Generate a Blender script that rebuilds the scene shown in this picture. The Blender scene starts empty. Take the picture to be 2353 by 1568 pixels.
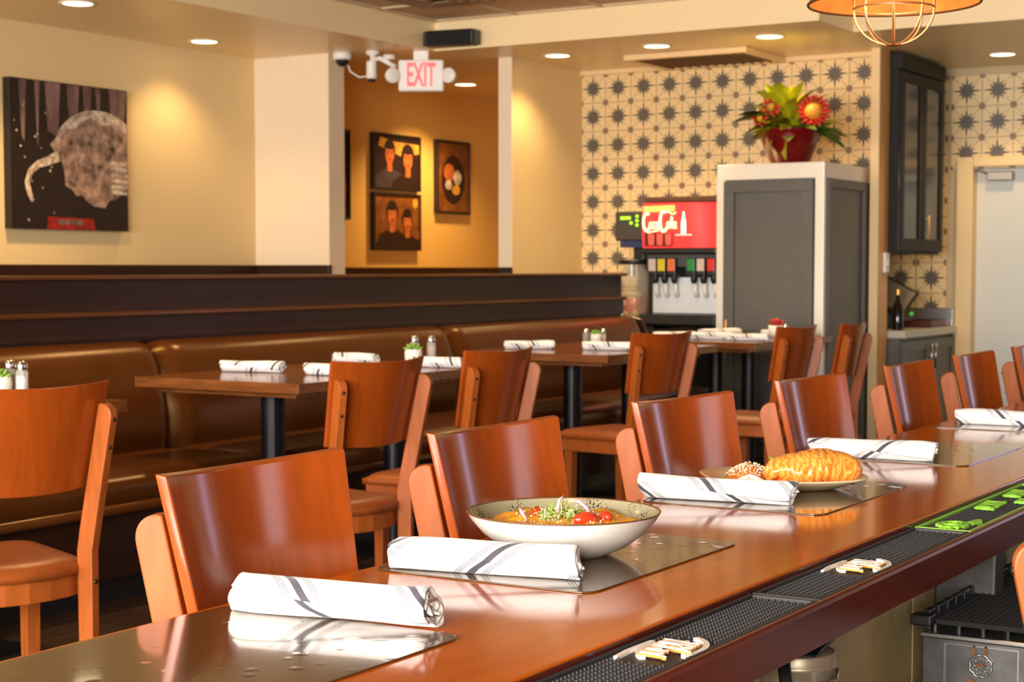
import bpy, bmesh, math, random
from mathutils import Vector, Matrix
random.seed(7)
SC = bpy.context.scene
COL = SC.collection
PI = math.pi
rad = math.radians

# ------------------------------------------------------------------ camera
H = 1.18
cam_d = bpy.data.cameras.new('camera')
cam = bpy.data.objects.new('camera', cam_d)
COL.objects.link(cam)
cam.location = (0, 0, H)
cam.rotation_euler = (rad(90 - 3.4), 0, rad(31.4 - 90))
cam_d.sensor_width = 36.0
cam_d.lens = 36.0 * 3890 / 2353
cam_d.shift_y = 65.1 / 2353
cam_d.clip_start = 0.05
cam_d.clip_end = 60
cam_d.dof.use_dof = True
cam_d.dof.focus_distance = 2.55
cam_d.dof.aperture_fstop = 12.0
SC.camera = cam

# ------------------------------------------------------------------ world and exposure
world = bpy.data.worlds.new('world')
SC.world = world
world.use_nodes = True
bg = world.node_tree.nodes['Background']
bg.inputs[0].default_value = (0.80, 0.90, 1.0, 1)
bg.inputs[1].default_value = 1.0
SC.view_settings.view_transform = 'Standard'
SC.view_settings.look = 'None'
SC.view_settings.gamma = 1.0
SC.view_settings.use_curve_mapping = False
SC.view_settings.exposure = 0.35


def area(name, loc, rot, sx, sy, power, colr):
    l = bpy.data.lights.new(name, 'AREA')
    l.shape = 'RECTANGLE'
    l.size = sx
    l.size_y = sy
    l.energy = power
    l.color = colr
    o = bpy.data.objects.new(name, l)
    o.location = loc
    o.rotation_euler = rot
    COL.objects.link(o)
    return o


DAY = (1.0, 0.94, 0.87)
SKYC = (0.92, 0.86, 0.92)
SKYB = (0.62, 0.55, 1.0)
# daylight standing in the glazed openings behind the camera (wall_front) and beside it (wall_right)
for wy, pw in ((-1.1, 250), (0.5, 260), (2.1, 200), (3.8, 150), (5.6, 120)):
    area('daylight', (-3.35, wy, 1.75), (0, rad(-90), 0), 1.9, 1.45, pw, DAY)
area('daylight', (5.1, -2.95, 1.45), (rad(90), 0, 0), 1.2, 2.4, 18, SKYC)
# and in the glazed door of the far right wall
area('daylight', (12.10, -1.25, 1.55), (0, rad(90), 0), 1.9, 0.6, 9, SKYB)


# ------------------------------------------------------------------ materials
def lin(c):
    c /= 255.0
    return c / 12.92 if c <= 0.04045 else ((c + 0.055) / 1.055) ** 2.4


def rgb(r, g, b):
    return (lin(r), lin(g), lin(b), 1)


MATS = {}


def mat(name, col, rough=0.5, metal=0.0, noise=0.0, nscale=8.0, stretch=(1, 1, 1), bump=0.0, bscale=200.0, coat=0.0,
        emit=None, estr=0.0, alpha=1.0, trans=0.0, sheen=0.0, dark=None, spec=0.5):
    if name in MATS:
        return MATS[name]
    m = bpy.data.materials.new(name)
    m.use_nodes = True
    nt = m.node_tree
    b = nt.nodes['Principled BSDF']
    b.inputs['Base Color'].default_value = col
    b.inputs['Roughness'].default_value = rough
    b.inputs['Metallic'].default_value = metal
    b.inputs['Specular IOR Level'].default_value = spec
    b.inputs['Coat Weight'].default_value = coat
    b.inputs['Coat Roughness'].default_value = 0.12
    b.inputs['Transmission Weight'].default_value = trans
    b.inputs['Sheen Weight'].default_value = sheen
    if alpha < 1:
        b.inputs['Alpha'].default_value = alpha
    if emit:
        b.inputs['Emission Color'].default_value = emit
        b.inputs['Emission Strength'].default_value = estr
    if noise > 0 or bump > 0:
        tc = nt.nodes.new('ShaderNodeTexCoord')
    if noise > 0:
        mp = nt.nodes.new('ShaderNodeMapping')
        mp.inputs['Scale'].default_value = stretch
        nz = nt.nodes.new('ShaderNodeTexNoise')
        nz.inputs['Scale'].default_value = nscale
        nz.inputs['Detail'].default_value = 6
        nz.inputs['Roughness'].default_value = 0.6
        mx = nt.nodes.new('ShaderNodeMix')
        mx.data_type = 'RGBA'
        d = dark if dark else tuple(c * (1 - noise) for c in col[:3]) + (1,)
        mx.inputs[6].default_value = d
        mx.inputs[7].default_value = tuple(min(1, c * (1 + noise * 0.5)) for c in col[:3]) + (1,)
        cr = nt.nodes.new('ShaderNodeMapRange')
        cr.inputs[1].default_value = 0.3
        cr.inputs[2].default_value = 0.7
        nt.links.new(tc.outputs['Object'], mp.inputs[0])
        nt.links.new(mp.outputs[0], nz.inputs['Vector'])
        nt.links.new(nz.outputs['Fac'], cr.inputs[0])
        nt.links.new(cr.outputs[0], mx.inputs[0])
        nt.links.new(mx.outputs[2], b.inputs['Base Color'])
    if bump > 0:
        n2 = nt.nodes.new('ShaderNodeTexNoise')
        n2.inputs['Scale'].default_value = bscale
        n2.inputs['Detail'].default_value = 3
        bp = nt.nodes.new('ShaderNodeBump')
        bp.inputs['Strength'].default_value = bump
        bp.inputs['Distance'].default_value = 0.002
        nt.links.new(tc.outputs['Object'], n2.inputs['Vector'])
        nt.links.new(n2.outputs['Fac'], bp.inputs['Height'])
        nt.links.new(bp.outputs[0], b.inputs['Normal'])
    MATS[name] = m
    return m


WOOD = mat('chair_wood', rgb(168, 86, 30), 0.44, noise=0.22, nscale=14, stretch=(3, 3, 0.5), coat=0.0, spec=0.4)
WOODP = mat('chair_ply', rgb(160, 72, 20), 0.16, noise=0.2, nscale=9, stretch=(5, 1, 0.7), coat=0.0)
SEATV = mat('seat_vinyl', rgb(150, 74, 24), 0.38, noise=0.15, nscale=30)
SCREW = mat('dark_screw', rgb(70, 55, 40), 0.4, metal=0.7)
BART = mat('bar_top_wood', rgb(190, 92, 14), 0.10, noise=0.22, nscale=5, stretch=(0.5, 4, 4), coat=0.0)
BARD = mat('bar_dark_wood', rgb(92, 32, 16), 0.25, noise=0.35, nscale=9, stretch=(0.6, 5, 5), coat=0.0)
TABT = mat('table_wood', rgb(124, 72, 34), 0.16, noise=0.45, nscale=7, stretch=(6, 1, 6), coat=0.0)
BLACKM = mat('black_metal', rgb(26, 28, 31), 0.3, metal=0.4)
LEATH = mat('brown_leather', rgb(84, 44, 14), 0.28, noise=0.15, nscale=4, bump=0.12, bscale=350)
DARKW = mat('espresso_wood', rgb(48, 25, 13), 0.34, noise=0.3, nscale=6, stretch=(0.5, 3, 6), spec=0.3)
DARKC = mat('espresso_cap', rgb(84, 48, 24), 0.22, noise=0.2, nscale=6, stretch=(0.5, 3, 6))
WALL = mat('cream_wall', rgb(232, 204, 150), 0.55, bump=0.04, bscale=300)
WALL_DAYLIT = mat('daylit_wall', rgb(240, 220, 190), 0.55, bump=0.04, bscale=300)  # lit copy of the cream wall, daylight put into the colour
WALLO = mat('ochre_wall', rgb(234, 184, 94), 0.5)
CEIL = mat('soffit_paint', rgb(250, 224, 174), 0.35)
CTILE = mat('ceiling_tile_board', rgb(205, 176, 140), 0.85, bump=0.3, bscale=250)
TILEC = mat('tile_cream', rgb(236, 206, 152), 0.35, noise=0.05, nscale=5)
TILEG = mat('tile_grey', rgb(98, 88, 76), 0.4)
TILEB = mat('tile_taupe', rgb(140, 112, 90), 0.4)
GROUT = mat('grout', rgb(200, 178, 140), 0.8)
FLOORM = mat('floor_base', rgb(48, 33, 22), 0.5)
PLANKM = mat('floor_plank', rgb(74, 50, 32), 0.35, noise=0.4, nscale=5, stretch=(1, 9, 1))
BLUEG = mat('slate_paint', rgb(92, 90, 82), 0.42, noise=0.12, nscale=3)
STEEL = mat('steel', rgb(196, 196, 194), 0.3, metal=1.0, noise=0.08, nscale=12, stretch=(1, 1, 20))
STEELD = mat('scuffed_steel', rgb(118, 116, 116), 0.36, metal=0.9, noise=0.3, nscale=22)
SILV = mat('silver_trim', rgb(235, 228, 214), 0.3, metal=0.25)
WHITE = mat('white_plastic', rgb(240, 236, 228), 0.4)
BLACKP = mat('black_plastic', rgb(22, 21, 21), 0.4)
RUBBER = mat('black_rubber', rgb(44, 42, 43), 0.55)
LIME = mat('lime_rubber', rgb(138, 205, 54), 0.4)
RUBW = mat('white_rubber', rgb(244, 234, 224), 0.5)
RUBO = mat('orange_rubber', rgb(238, 152, 62), 0.5)
GREYW = mat('door_paint', rgb(214, 214, 206), 0.45)
TRIMC = mat('tan_trim', rgb(238, 206, 154), 0.42)
TRIMO = mat('natural_wood_trim', rgb(226, 168, 102), 0.42, noise=0.15, nscale=4, stretch=(4, 4, 0.4))
BEIGE = mat('beige_panel', rgb(176, 152, 104), 0.6, noise=0.2, nscale=5)
GLASS = mat('clear_glass', (1, 1, 1, 1), 0.03, trans=1.0)
BROWNG = mat('dark_glass', rgb(34, 32, 28), 0.15, spec=0.35)
CERAM = mat('white_ceramic', rgb(236, 232, 222), 0.2, coat=0.4)


def emis(name, col, s):
    return mat(name, col, 0.5, emit=col, estr=s)


LAMPW = emis('warm_lens', (1.0, 0.80, 0.45, 1), 6.0)

LEATH.node_tree.nodes['Principled BSDF'].inputs['Specular Tint'].default_value = (1.0, 0.62, 0.24, 1)
DARKC.node_tree.nodes['Principled BSDF'].inputs['Specular Tint'].default_value = (1.0, 0.7, 0.4, 1)
# ------------------------------------------------------------------ mesh helpers


class MB:
    """collects shapes in one bmesh"""

    def __init__(self):
        self.bm = bmesh.new()
        self.uv = None

    def faces(self, vs, fs, mi=0, smooth=False):
        v = [self.bm.verts.new(p) for p in vs]
        for f in fs:
            try:
                g = self.bm.faces.new([v[i] for i in f])
                g.material_index = mi
                g.smooth = smooth
            except ValueError:
                pass
        return self

    def box(self, x0, x1, y0, y1, z0, z1, bev=0.0, mi=0, seg=2):
        b = bmesh.new()
        bmesh.ops.create_cube(b, size=1)
        for v in b.verts:
            v.co = Vector(((x0 + x1) / 2 + v.co.x * (x1 - x0), (y0 + y1) / 2 + v.co.y * (y1 - y0), (z0 + z1) / 2 + v.co.z * (z1 - z0)))
        if bev > 0:
            bmesh.ops.bevel(b, geom=list(b.edges), offset=bev, segments=seg, affect='EDGES', profile=0.5)
        self.merge(b, mi)
        return self

    def merge(self, b, mi=0, smooth=None):
        mp = {}
        for v in b.verts:
            mp[v] = self.bm.verts.new(v.co)
        for f in b.faces:
            try:
                g = self.bm.faces.new([mp[v] for v in f.verts])
                g.material_index = mi if mi else f.material_index
                g.smooth = f.smooth if smooth is None else smooth
            except ValueError:
                pass
        b.free()

    def prism(self, pts, axis, a0, a1, bev=0.0, mi=0):
        """pts: outline in the two other axes (cyclic order), extruded along axis"""
        def P(p, a):
            if axis == 'x':
                return (a, p[0], p[1])
            if axis == 'y':
                return (p[0], a, p[1])
            return (p[0], p[1], a)
        b = bmesh.new()
        lo = [b.verts.new(P(p, a0)) for p in pts]
        hi = [b.verts.new(P(p, a1)) for p in pts]
        n = len(pts)
        b.faces.new(lo)
        b.faces.new(hi[::-1])
        for i in range(n):
            b.faces.new([lo[i], hi[i], hi[(i + 1) % n], lo[(i + 1) % n]])
        bmesh.ops.recalc_face_normals(b, faces=b.faces)
        if bev > 0:
            ed = [e for e in b.edges if len(e.link_faces) == 2 and e.calc_face_angle(0) > 0.6]
            bmesh.ops.bevel(b, geom=ed, offset=bev, segments=2, affect='EDGES', profile=0.5)
        self.merge(b, mi)
        return self

    def lathe(self, prof, c=(0, 0, 0), seg=24, mi=0, smooth=True, close=False):
        cx, cy, cz = c
        vs, fs = [], []
        n = len(prof)
        for k in range(seg):
            a = 2 * PI * k / seg
            for (r, z) in prof:
                vs.append((cx + r * math.cos(a), cy + r * math.sin(a), cz + z))
        for k in range(seg):
            k2 = (k + 1) % seg
            for i in range(n - 1):
                fs.append((k * n + i, k2 * n + i, k2 * n + i + 1, k * n + i + 1))
        b = bmesh.new()
        v = [b.verts.new(p) for p in vs]
        for f in fs:
            try:
                g = b.faces.new([v[i] for i in f])
                g.smooth = smooth
            except ValueError:
                pass
        bmesh.ops.remove_doubles(b, verts=b.verts, dist=1e-6)
        bmesh.ops.recalc_face_normals(b, faces=b.faces)
        self.merge(b, mi)
        return self

    def cyl(self, c, r, h, seg=20, mi=0, bev=0.0):
        bv = bev
        if bv:
            p = [(0, 0), (r - bv, 0), (r, bv), (r, h - bv), (r - bv, h), (0, h)]
        else:
            p = [(0, 0), (r, 0), (r, 0), (r, h), (r, h), (0, h)]
        return self.lathe(p, c, seg, mi, smooth=bool(bv))

    def tube(self, pts, r, seg=8, mi=0, cyc=False, taper=None):
        pts = [Vector(p) for p in pts]
        n = len(pts)
        b = bmesh.new()
        rings = []
        prev = None
        for i, p in enumerate(pts):
            if cyc:
                t = (pts[(i + 1) % n] - pts[i - 1]).normalized()
            else:
                t = (pts[min(i + 1, n - 1)] - pts[max(i - 1, 0)]).normalized()
            if prev is None:
                u = t.cross(Vector((0, 0, 1)))
                if u.length < 1e-3:
                    u = t.cross(Vector((0, 1, 0)))
            else:
                u = prev - t * prev.dot(t)
            u.normalize()
            prev = u
            w = t.cross(u)
            rr = r if taper is None else taper[i]
            rings.append([b.verts.new(p + (u * math.cos(2 * PI * k / seg) + w * math.sin(2 * PI * k / seg)) * rr) for k in range(seg)])
        m = n if cyc else n - 1
        for i in range(m):
            A, B = rings[i], rings[(i + 1) % n]
            for k in range(seg):
                f = b.faces.new([A[k], A[(k + 1) % seg], B[(k + 1) % seg], B[k]])
                f.smooth = True
        if not cyc:
            b.faces.new(rings[0][::-1])
            b.faces.new(rings[-1])
        bmesh.ops.recalc_face_normals(b, faces=b.faces)
        self.merge(b, mi)
        return self

    def ball(self, c, r, sx=1, sy=1, sz=1, sub=2, mi=0, jit=0.0, rnd=random):
        b = bmesh.new()
        bmesh.ops.create_icosphere(b, subdivisions=sub, radius=1)
        for v in b.verts:
            k = 1 + rnd.uniform(-jit, jit)
            v.co = Vector((c[0] + v.co.x * r * sx * k, c[1] + v.co.y * r * sy * k, c[2] + v.co.z * r * sz * k))
        for f in b.faces:
            f.smooth = True
        self.merge(b, mi)
        return self

    def grid(self, nu, nv, fn, mi=0, smooth=True):
        vs = [fn(i / (nu - 1), j / (nv - 1)) for i in range(nu) for j in range(nv)]
        fs = [(i * nv + j, (i + 1) * nv + j, (i + 1) * nv + j + 1, i * nv + j + 1) for i in range(nu - 1) for j in range(nv - 1)]
        return self.faces(vs, fs, mi, smooth)

    def xf(self, M):
        bmesh.ops.transform(self.bm, matrix=M, verts=self.bm.verts)
        return self

    def mesh(self, name, mats, weld=False):
        if weld:
            bmesh.ops.remove_doubles(self.bm, verts=self.bm.verts, dist=1e-5)
        me = bpy.data.meshes.new(name)
        self.bm.to_mesh(me)
        self.bm.free()
        for m in (mats if isinstance(mats, (list, tuple)) else [mats]):
            me.materials.append(m)
        return me


def obj(name, mb, m, parent=None, kind=None, label=None):
    me = mb if isinstance(mb, bpy.types.Mesh) else mb.mesh(name, m)
    o = bpy.data.objects.new(name, me)
    COL.objects.link(o)
    if parent:
        o.parent = parent
    if kind:
        o['kind'] = kind
    if label:
        o['label'] = label
    return o


def tag(o, label, cat, group=None):
    o['label'] = label
    o['category'] = cat
    if group:
        o['group'] = group
    return o


def thing(name, label, cat, loc=(0, 0, 0), rz=0.0, group=None):
    o = bpy.data.objects.new(name, None)
    COL.objects.link(o)
    o.empty_display_size = 0.1
    o.location = loc
    o.rotation_euler = (0, 0, rz)
    return tag(o, label, cat, group)


def dup(root, loc, rz, label, group=None):
    r = root.copy()
    COL.objects.link(r)
    r.location = loc
    r.rotation_euler = (0, 0, rz)
    r['label'] = label
    if group:
        r['group'] = group
    for ch in list(root.children):
        c = ch.copy()
        COL.objects.link(c)
        c.parent = r
        for g in list(ch.children):
            d = g.copy()
            COL.objects.link(d)
            d.parent = c
    return r


def struct(name, mb, m, parent=None):
    o = obj(name, mb, m, parent)
    if not parent:
        o['kind'] = 'structure'
    return o


def solidify(o, t, off=0.0):
    md = o.modifiers.new('thickness', 'SOLIDIFY')
    md.thickness = t
    md.offset = off
    return o


def text_mesh(s, size, depth, M, shear=0.0, bold=0.0):
    cu = bpy.data.curves.new('lettering', 'FONT')
    cu.body = s
    cu.size = size
    cu.extrude = depth
    cu.align_x = 'CENTER'
    cu.align_y = 'CENTER'
    cu.shear = shear
    cu.offset = bold
    cu.resolution_u = 3
    o = bpy.data.objects.new('lettering', cu)
    me = bpy.data.meshes.new_from_object(o)
    bpy.data.objects.remove(o)
    bpy.data.curves.remove(cu)
    me.transform(M)
    return me


def frameM(origin, ux, uy):
    ux = Vector(ux).normalized()
    uy = Vector(uy).normalized()
    uz = ux.cross(uy)
    M = Matrix((ux, uy, uz)).transposed().to_4x4()
    M.translation = Vector(origin)
    return M


# ------------------------------------------------------------------ the room
ZL, ZH = 2.60, 2.785
struct('floor', MB().box(-3.4, 13.2, -3.2, 8.6, -0.12, 0), FLOORM)
fl = bpy.data.objects['floor']
pm = MB().box(0, 1.215, 0, 0.172, 0, 0.006, 0.0015, seg=1).mesh('plank', PLANKM)
for r in range(17):
    for c in range(6):
        o = obj('plank', pm, None, fl)
        o.location = (1.9 + c * 1.22 + (r * 0.43) % 1.22 - 0.6, 1.55 + r * 0.176, 0)

struct('wall_left', MB().box(-3.4, 9.0, 7.53, 7.65, 0, ZL + 0.1), WALL)
struct('trim_1', MB().box(1.0, 8.98, 7.495, 7.53, 1.10, 1.205, 0.006), DARKW)
struct('wall_column', MB().box(8.98, 9.15, 6.90, 7.80, 0, ZL), WALL_DAYLIT)  # faces the windows, its daylight put into the paler wall colour
struct('trim_2', MB().box(8.945, 8.98, 6.88, 7.50, 1.10, 1.205, 0.006), DARKW)
struct('wall_corridor', MB().box(9.15, 13.2, 7.65, 7.77, 0, ZL), WALLO)
struct('trim_3', MB().box(9.15, 13.0, 7.615, 7.65, 1.08, 1.19, 0.006), DARKW)
struct('wall_corridor_end', MB().box(13.0, 13.12, 6.0, 7.65, 0, ZL), WALLO)
struct('wall_post', MB().box(9.80, 10.82, 5.98, 6.075, 0, ZL), WALL)
struct('trim_4', MB().box(9.785, 9.80, 5.975, 6.08, 1.08, 1.19, 0.003), DARKW)
struct('wall_corridor_right', MB().box(10.82, 13.0, 5.98, 6.10, 0, ZL), WALLO)
# thin slab over the post face, daylight put into its paler colour
struct('wall_post_daylit', MB().box(9.786, 9.80, 5.975, 6.08, 1.19, ZL), WALL_DAYLIT)
struct('wall_back', MB().box(10.775, 10.90, 3.76, 5.98, 0, ZL), GROUT)
struct('wall_service', MB().box(10.90, 12.0, 4.15, 4.27, 0, ZL), WALL)
struct('wall_end', MB().box(12.005, 12.15, 3.60, 4.15, 0, ZL), GROUT)
we = MB()
we.box(12.15, 12.27, -0.95, 3.60, 0, ZL)
we.box(12.15, 12.27, -3.0, -1.55, 0, ZL)
we.box(12.15, 12.27, -1.55, -0.95, 0, 0.58)
we.box(12.15, 12.27, -1.55, -0.95, 2.52, ZL)
struct('wall_end_right', we, WALL)
struct('wall_over_door', MB().box(12.005, 12.15, 1.0, 3.60, 1.98, ZL), GROUT)
struct('ceiling_trim', MB().box(10.735, 10.775, 3.76, 5.98, ZL - 0.035, ZL, 0.004), TRIMC)

# ceilings: low soffit round the raised middle
cl = MB()
cl.box(-3.4, 13.2, 6.25, 7.8, ZL, ZH + 0.1)
cl.box(9.27, 13.2, 3.60, 6.25, ZL, ZH + 0.1)
cl.box(9.83, 13.2, -3.2, 3.60, ZL, ZH + 0.1)
struct('ceiling', cl, CEIL)
rc = struct('ceiling_raised', MB().box(-3.4, 9.83, -3.2, 6.25, ZH + 0.03, ZH + 0.15), mat('ceiling_void', rgb(150, 125, 98), 0.8))
tm = MB().box(0.012, 0.598, 0.012, 0.598, 0.0, 0.018, 0.003, seg=1).mesh('ceiling_tile', CTILE)
for i in range(9):
    for j in range(8):
        o = obj('ceiling_tile', tm, None, rc)
        o.location = (9.24 - 0.61 * (i + 1), 6.22 - 0.61 * (j + 1), ZH + 0.012)
for j in range(6):
    o = obj('ceiling_tile', tm, None, rc)
    o.location = (9.24 if j > 3 else 9.24, 3.55 - 0.61 * (j + 1), ZH + 0.012)
gr = MB()
for i in range(11):
    gr.box(9.24 - 0.61 * i - 0.012, 9.24 - 0.61 * i + 0.012, 1.2, 6.25, ZH, ZH + 0.012)
for j in range(9):
    gr.box(3.6, 9.27, 6.22 - 0.61 * j - 0.012, 6.22 - 0.61 * j + 0.012, ZH, ZH + 0.012)
struct('ceiling_grid', gr, mat('grid_paint', rgb(214, 188, 152), 0.5))

# walls behind and beside the camera with big windows
wf = MB()
wf.box(-3.5, -3.4, -3.2, 7.65, 0, 0.80)
wf.box(-3.5, -3.4, -3.2, 7.65, 2.70, 2.95)
for y0, y1 in ((-3.2, -1.83), (-0.37, -0.23), (1.23, 1.37), (2.83, 3.07), (4.53, 4.87), (6.33, 7.65)):
    wf.box(-3.5, -3.4, y0, y1, 0.80, 2.70)
struct('wall_front', wf, WALL)
wr = MB()
wr.box(-3.4, 12.2, -3.12, -3.0, 0, 0.20)
wr.box(-3.4, 12.2, -3.12, -3.0, 2.70, 2.95)
for x0, x1 in ((-3.4, 4.45), (5.75, 12.2)):
    wr.box(x0, x1, -3.12, -3.0, 0.20, 2.70)
struct('wall_right', wr, mat('back_bar_wood', rgb(58, 38, 26), 0.5, noise=0.3, nscale=5, stretch=(4, 4, 0.5)))
wn = 0
for wy in (-1.1, 0.5, 2.1, 3.8, 5.6):
    wn += 1
    f = MB()
    f.box(-3.48, -3.40, wy - 0.73, wy - 0.70, 0.8, 2.7)
    f.box(-3.48, -3.40, wy + 0.70, wy + 0.73, 0.8, 2.7)
    f.box(-3.48, -3.40, wy - 0.70, wy + 0.70, 0.8, 0.84)
    f.box(-3.48, -3.40, wy - 0.70, wy + 0.70, 2.66, 2.7)
    struct('window_%d' % wn, f, BLACKM)
for wx in (5.1,):
    wn += 1
    f = MB()
    f.box(wx - 0.65, wx - 0.61, -3.08, -3.0, 0.2, 2.7)
    f.box(wx + 0.61, wx + 0.65, -3.08, -3.0, 0.2, 2.7)
    f.box(wx - 0.61, wx + 0.61, -3.08, -3.0, 0.2, 0.24)
    f.box(wx - 0.61, wx + 0.61, -3.08, -3.0, 2.66, 2.7)
    struct('window_%d' % wn, f, BLACKM)


# patterned wall tiles: cream square with an inlaid star and quarter flowers
def star_tile():
    p = 0.2025
    b = MB()
    b.box(0, 0.006, -p / 2 + 0.0006, p / 2 - 0.0006, -p / 2 + 0.0006, p / 2 - 0.0006, 0.0006, seg=1)
    x = -0.0004
    pts = []
    for k in range(24):
        a = 2 * PI * k / 24
        if k % 6 == 0:
            r = p / 2
        elif k % 2 == 0:
            r = 0.068
        else:
            r = 0.038
        pts.append((x, r * math.cos(a), r * math.sin(a)))
    vs = [(x, 0, 0)] + pts
    b.faces(vs, [(0, (k + 1) % 24 + 1, k + 1) for k in range(24)], 1)
    for sy in (-1, 1):
        for sz in (-1, 1):
            q = [(x, sy * p / 2, sz * p / 2)]
            for k in range(9):
                a = (PI / 2) * k / 8
                r = 0.026 if k % 2 == 0 else 0.021
                q.append((x, sy * (p / 2 - r * math.cos(a)), sz * (p / 2 - r * math.sin(a))))
            b.faces(q, [tuple([0] + ([k + 1, k + 2] if sy * sz > 0 else [k + 2, k + 1])) for k in range(8)], 2)
            d = Vector((0, -sy, -sz)).normalized()
            n = Vector((0, d.z, -d.y)) * 0.0012
            c0 = Vector((x, sy * p / 2, sz * p / 2)) + d * 0.028
            c1 = Vector((x, 0, 0)) - d * 0.05
            c1 = Vector((x, 0, 0)) + Vector((0, sy, sz)).normalized() * 0.045
            b.faces([c0 + n, c0 - n, c1 - n, c1 + n], [(0, 1, 2, 3)], 1)
    # printed border lines through the flowers
    for s in (-1, 1):
        e = s * (p / 2 - 0.0012)
        b.faces([(x, e - 0.001, -p / 2 + .03), (x, e + 0.001, -p / 2 + .03), (x, e + 0.001, p / 2 - .03), (x, e - 0.001, p / 2 - .03)], [(0, 3, 2, 1)], 2)
        b.faces([(x, -p / 2 + .03, e - 0.001), (x, p / 2 - .03, e - 0.001), (x, p / 2 - .03, e + 0.001), (x, -p / 2 + .03, e + 0.001)], [(0, 3, 2, 1)], 2)
    return b.mesh('wall_tile', [TILEC, TILEG, TILEB])


tile_me = star_tile()
wb = bpy.data.objects['wall_back']
P = 0.2025
for i in range(11):
    for j in range(10):
        y = 5.890 - P * i
        z = 2.470 - P * j
        if y - P / 2 < 3.76:
            continue
        o = obj('wall_tile', tile_me, None, wb)
        o.location = (10.769, y, z)
P2 = 0.2205
for par, ys, zs in (('wall_end', (4.011, 3.785), range(13)), ('wall_over_door', (3.548, 3.3275, 3.107, 2.8865), range(3))):
    w = bpy.data.objects[par]
    for y in ys:
        for k in zs:
            z = 2.438 - P2 * k
            if par == 'wall_end' and z < 0.7:
                continue
            o = obj('wall_tile', tile_me, None, w)
            o.scale = (1, P2 / P, P2 / P)
            o.location = (11.999, y, z)
struct('column_1', MB().box(10.62, 10.80, 3.70, 3.758, 0, ZL, 0.003), [TRIMO])
struct('trim_6', MB().box(10.600, 10.62, 3.70, 3.758, 0, ZL, 0.003), TRIMC)

# door at far right
d1 = struct('door_1', MB().box(12.07, 12.12, 2.45, 3.49, 0, 1.90, 0.003), GREYW)
df = MB()
df.box(11.96, 12.14, 3.485, 3.60, 0, 1.97, 0.006)
df.box(11.96, 12.14, 2.35, 2.45, 0, 1.97, 0.006)
df.box(11.96, 12.14, 2.45, 3.485, 1.90, 1.97, 0.006)
struct('trim_7', df, TRIMC)
cd = MB().box(12.0, 12.07, 3.22, 3.40, 1.80, 1.865, 0.008).tube([(12.03, 3.40, 1.85), (12.0, 3.47, 1.88)], 0.008)
obj('door_closer', cd, mat('closer_grey', rgb(168, 160, 148), 0.4, metal=0.5), d1)

# ------------------------------------------------------------------ bar counter
bar = thing('bar_counter', 'long glossy brown wood bar counter with recessed rail, running along the row of chairs', 'bar counter', (0, 0, 0))
BX0, BX1 = 0.6, 7.4
obj('countertop', MB().box(BX0, BX1, 0.905, 1.432, 0.712, 0.752, 0.004), BART, bar)
obj('trough', MB().box(BX0, BX1, 0.80, 0.9030, 0.712, 0.7335), BARD, bar)
obj('edge_strip', MB().box(BX0, BX1, 0.9032, 0.9052, 0.712, 0.7495), BARD, bar)
obj('rail', MB().prism([(0.790, 0.690), (0.8025, 0.690), (0.8025, 0.7445), (0.800, 0.7460), (0.7955, 0.7460), (0.792, 0.7440), (0.790, 0.740)], 'x', BX0, BX1, 0.001), BARD, bar)
for k, (a, b_) in enumerate(((0.9, 2.09), (2.098, 2.87), (2.874, 3.05), (3.055, 4.2), (4.205, 5.6), (5.605, 7.2))):
    obj('panel', MB().box(a, b_, 0.93, 0.955, 0.02, 0.712, 0.002), BEIGE, bar, label='beige bartender side panel' if k == 0 else None)
obj('front_panel', MB().box(0.9, 7.2, 1.10, 1.13, 0.0, 0.712), DARKW, bar)
obj('support_bracket', MB().box(2.99, 3.05, 0.82, 0.929, 0.45, 0.692, 0.004), STEELD, bar)


# rubber rail mats with moulded knobs
def knobs(x0, x1, y0, y1, z, pitch=0.0086, r=0.0026, h=0.0034, skip=None):
    b = MB()
    nx = int((x1 - x0) / pitch)
    ny = int((y1 - y0) / pitch)
    vs, fs = [], []
    for i in range(nx):
        for j in range(ny):
            x = x0 + (i + 0.5) * (x1 - x0) / nx
            y = y0 + (j + 0.5) * (y1 - y0) / ny
            if skip and skip(x, y):
                continue
            n = len(vs)
            for rr, zz in ((r, 0), (r * 0.7, h)):
                for k in range(6):
                    a = PI / 3 * k
                    vs.append((x + rr * math.cos(a), y + rr * math.sin(a), z + zz))
            for k in range(6):
                fs.append((n + k, n + (k + 1) % 6, n + 6 + (k + 1) % 6, n + 6 + k))
            fs.append(tuple(n + 6 + k for k in range(6)))
    b.faces(vs, fs)
    return b


def rail_mat(x0, x1, label, rimmat):
    t = thing('rail_mat', label, 'bar mat', ((x0 + x1) / 2, 0.8532, 0.7338), 0, 'rubber bar mats in the rail')
    hx = (x1 - x0) / 2 - 0.002
    hy = 0.0485
    obj('base', MB().box(-hx, hx, -hy, hy, 0, 0.004), RUBBER, t)
    rim = MB()
    w = 0.006
    for a in ((-hx, hx, -hy, -hy + w), (-hx, hx, hy - w, hy), (-hx, -hx + w, -hy + w, hy - w), (hx - w, hx, -hy + w, hy - w)):
        rim.box(a[0], a[1], a[2], a[3], 0.004, 0.0105, 0.0012)
    obj('rim', rim, rimmat, t)
    return t, hx - w, hy - w


def arc_pts(cx, cy, r, a0, a1, n, z, sy=1.0):
    return [(cx + r * math.cos(a0 + (a1 - a0) * k / n), cy + sy * r * math.sin(a0 + (a1 - a0) * k / n), z) for k in range(n + 1)]


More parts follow.
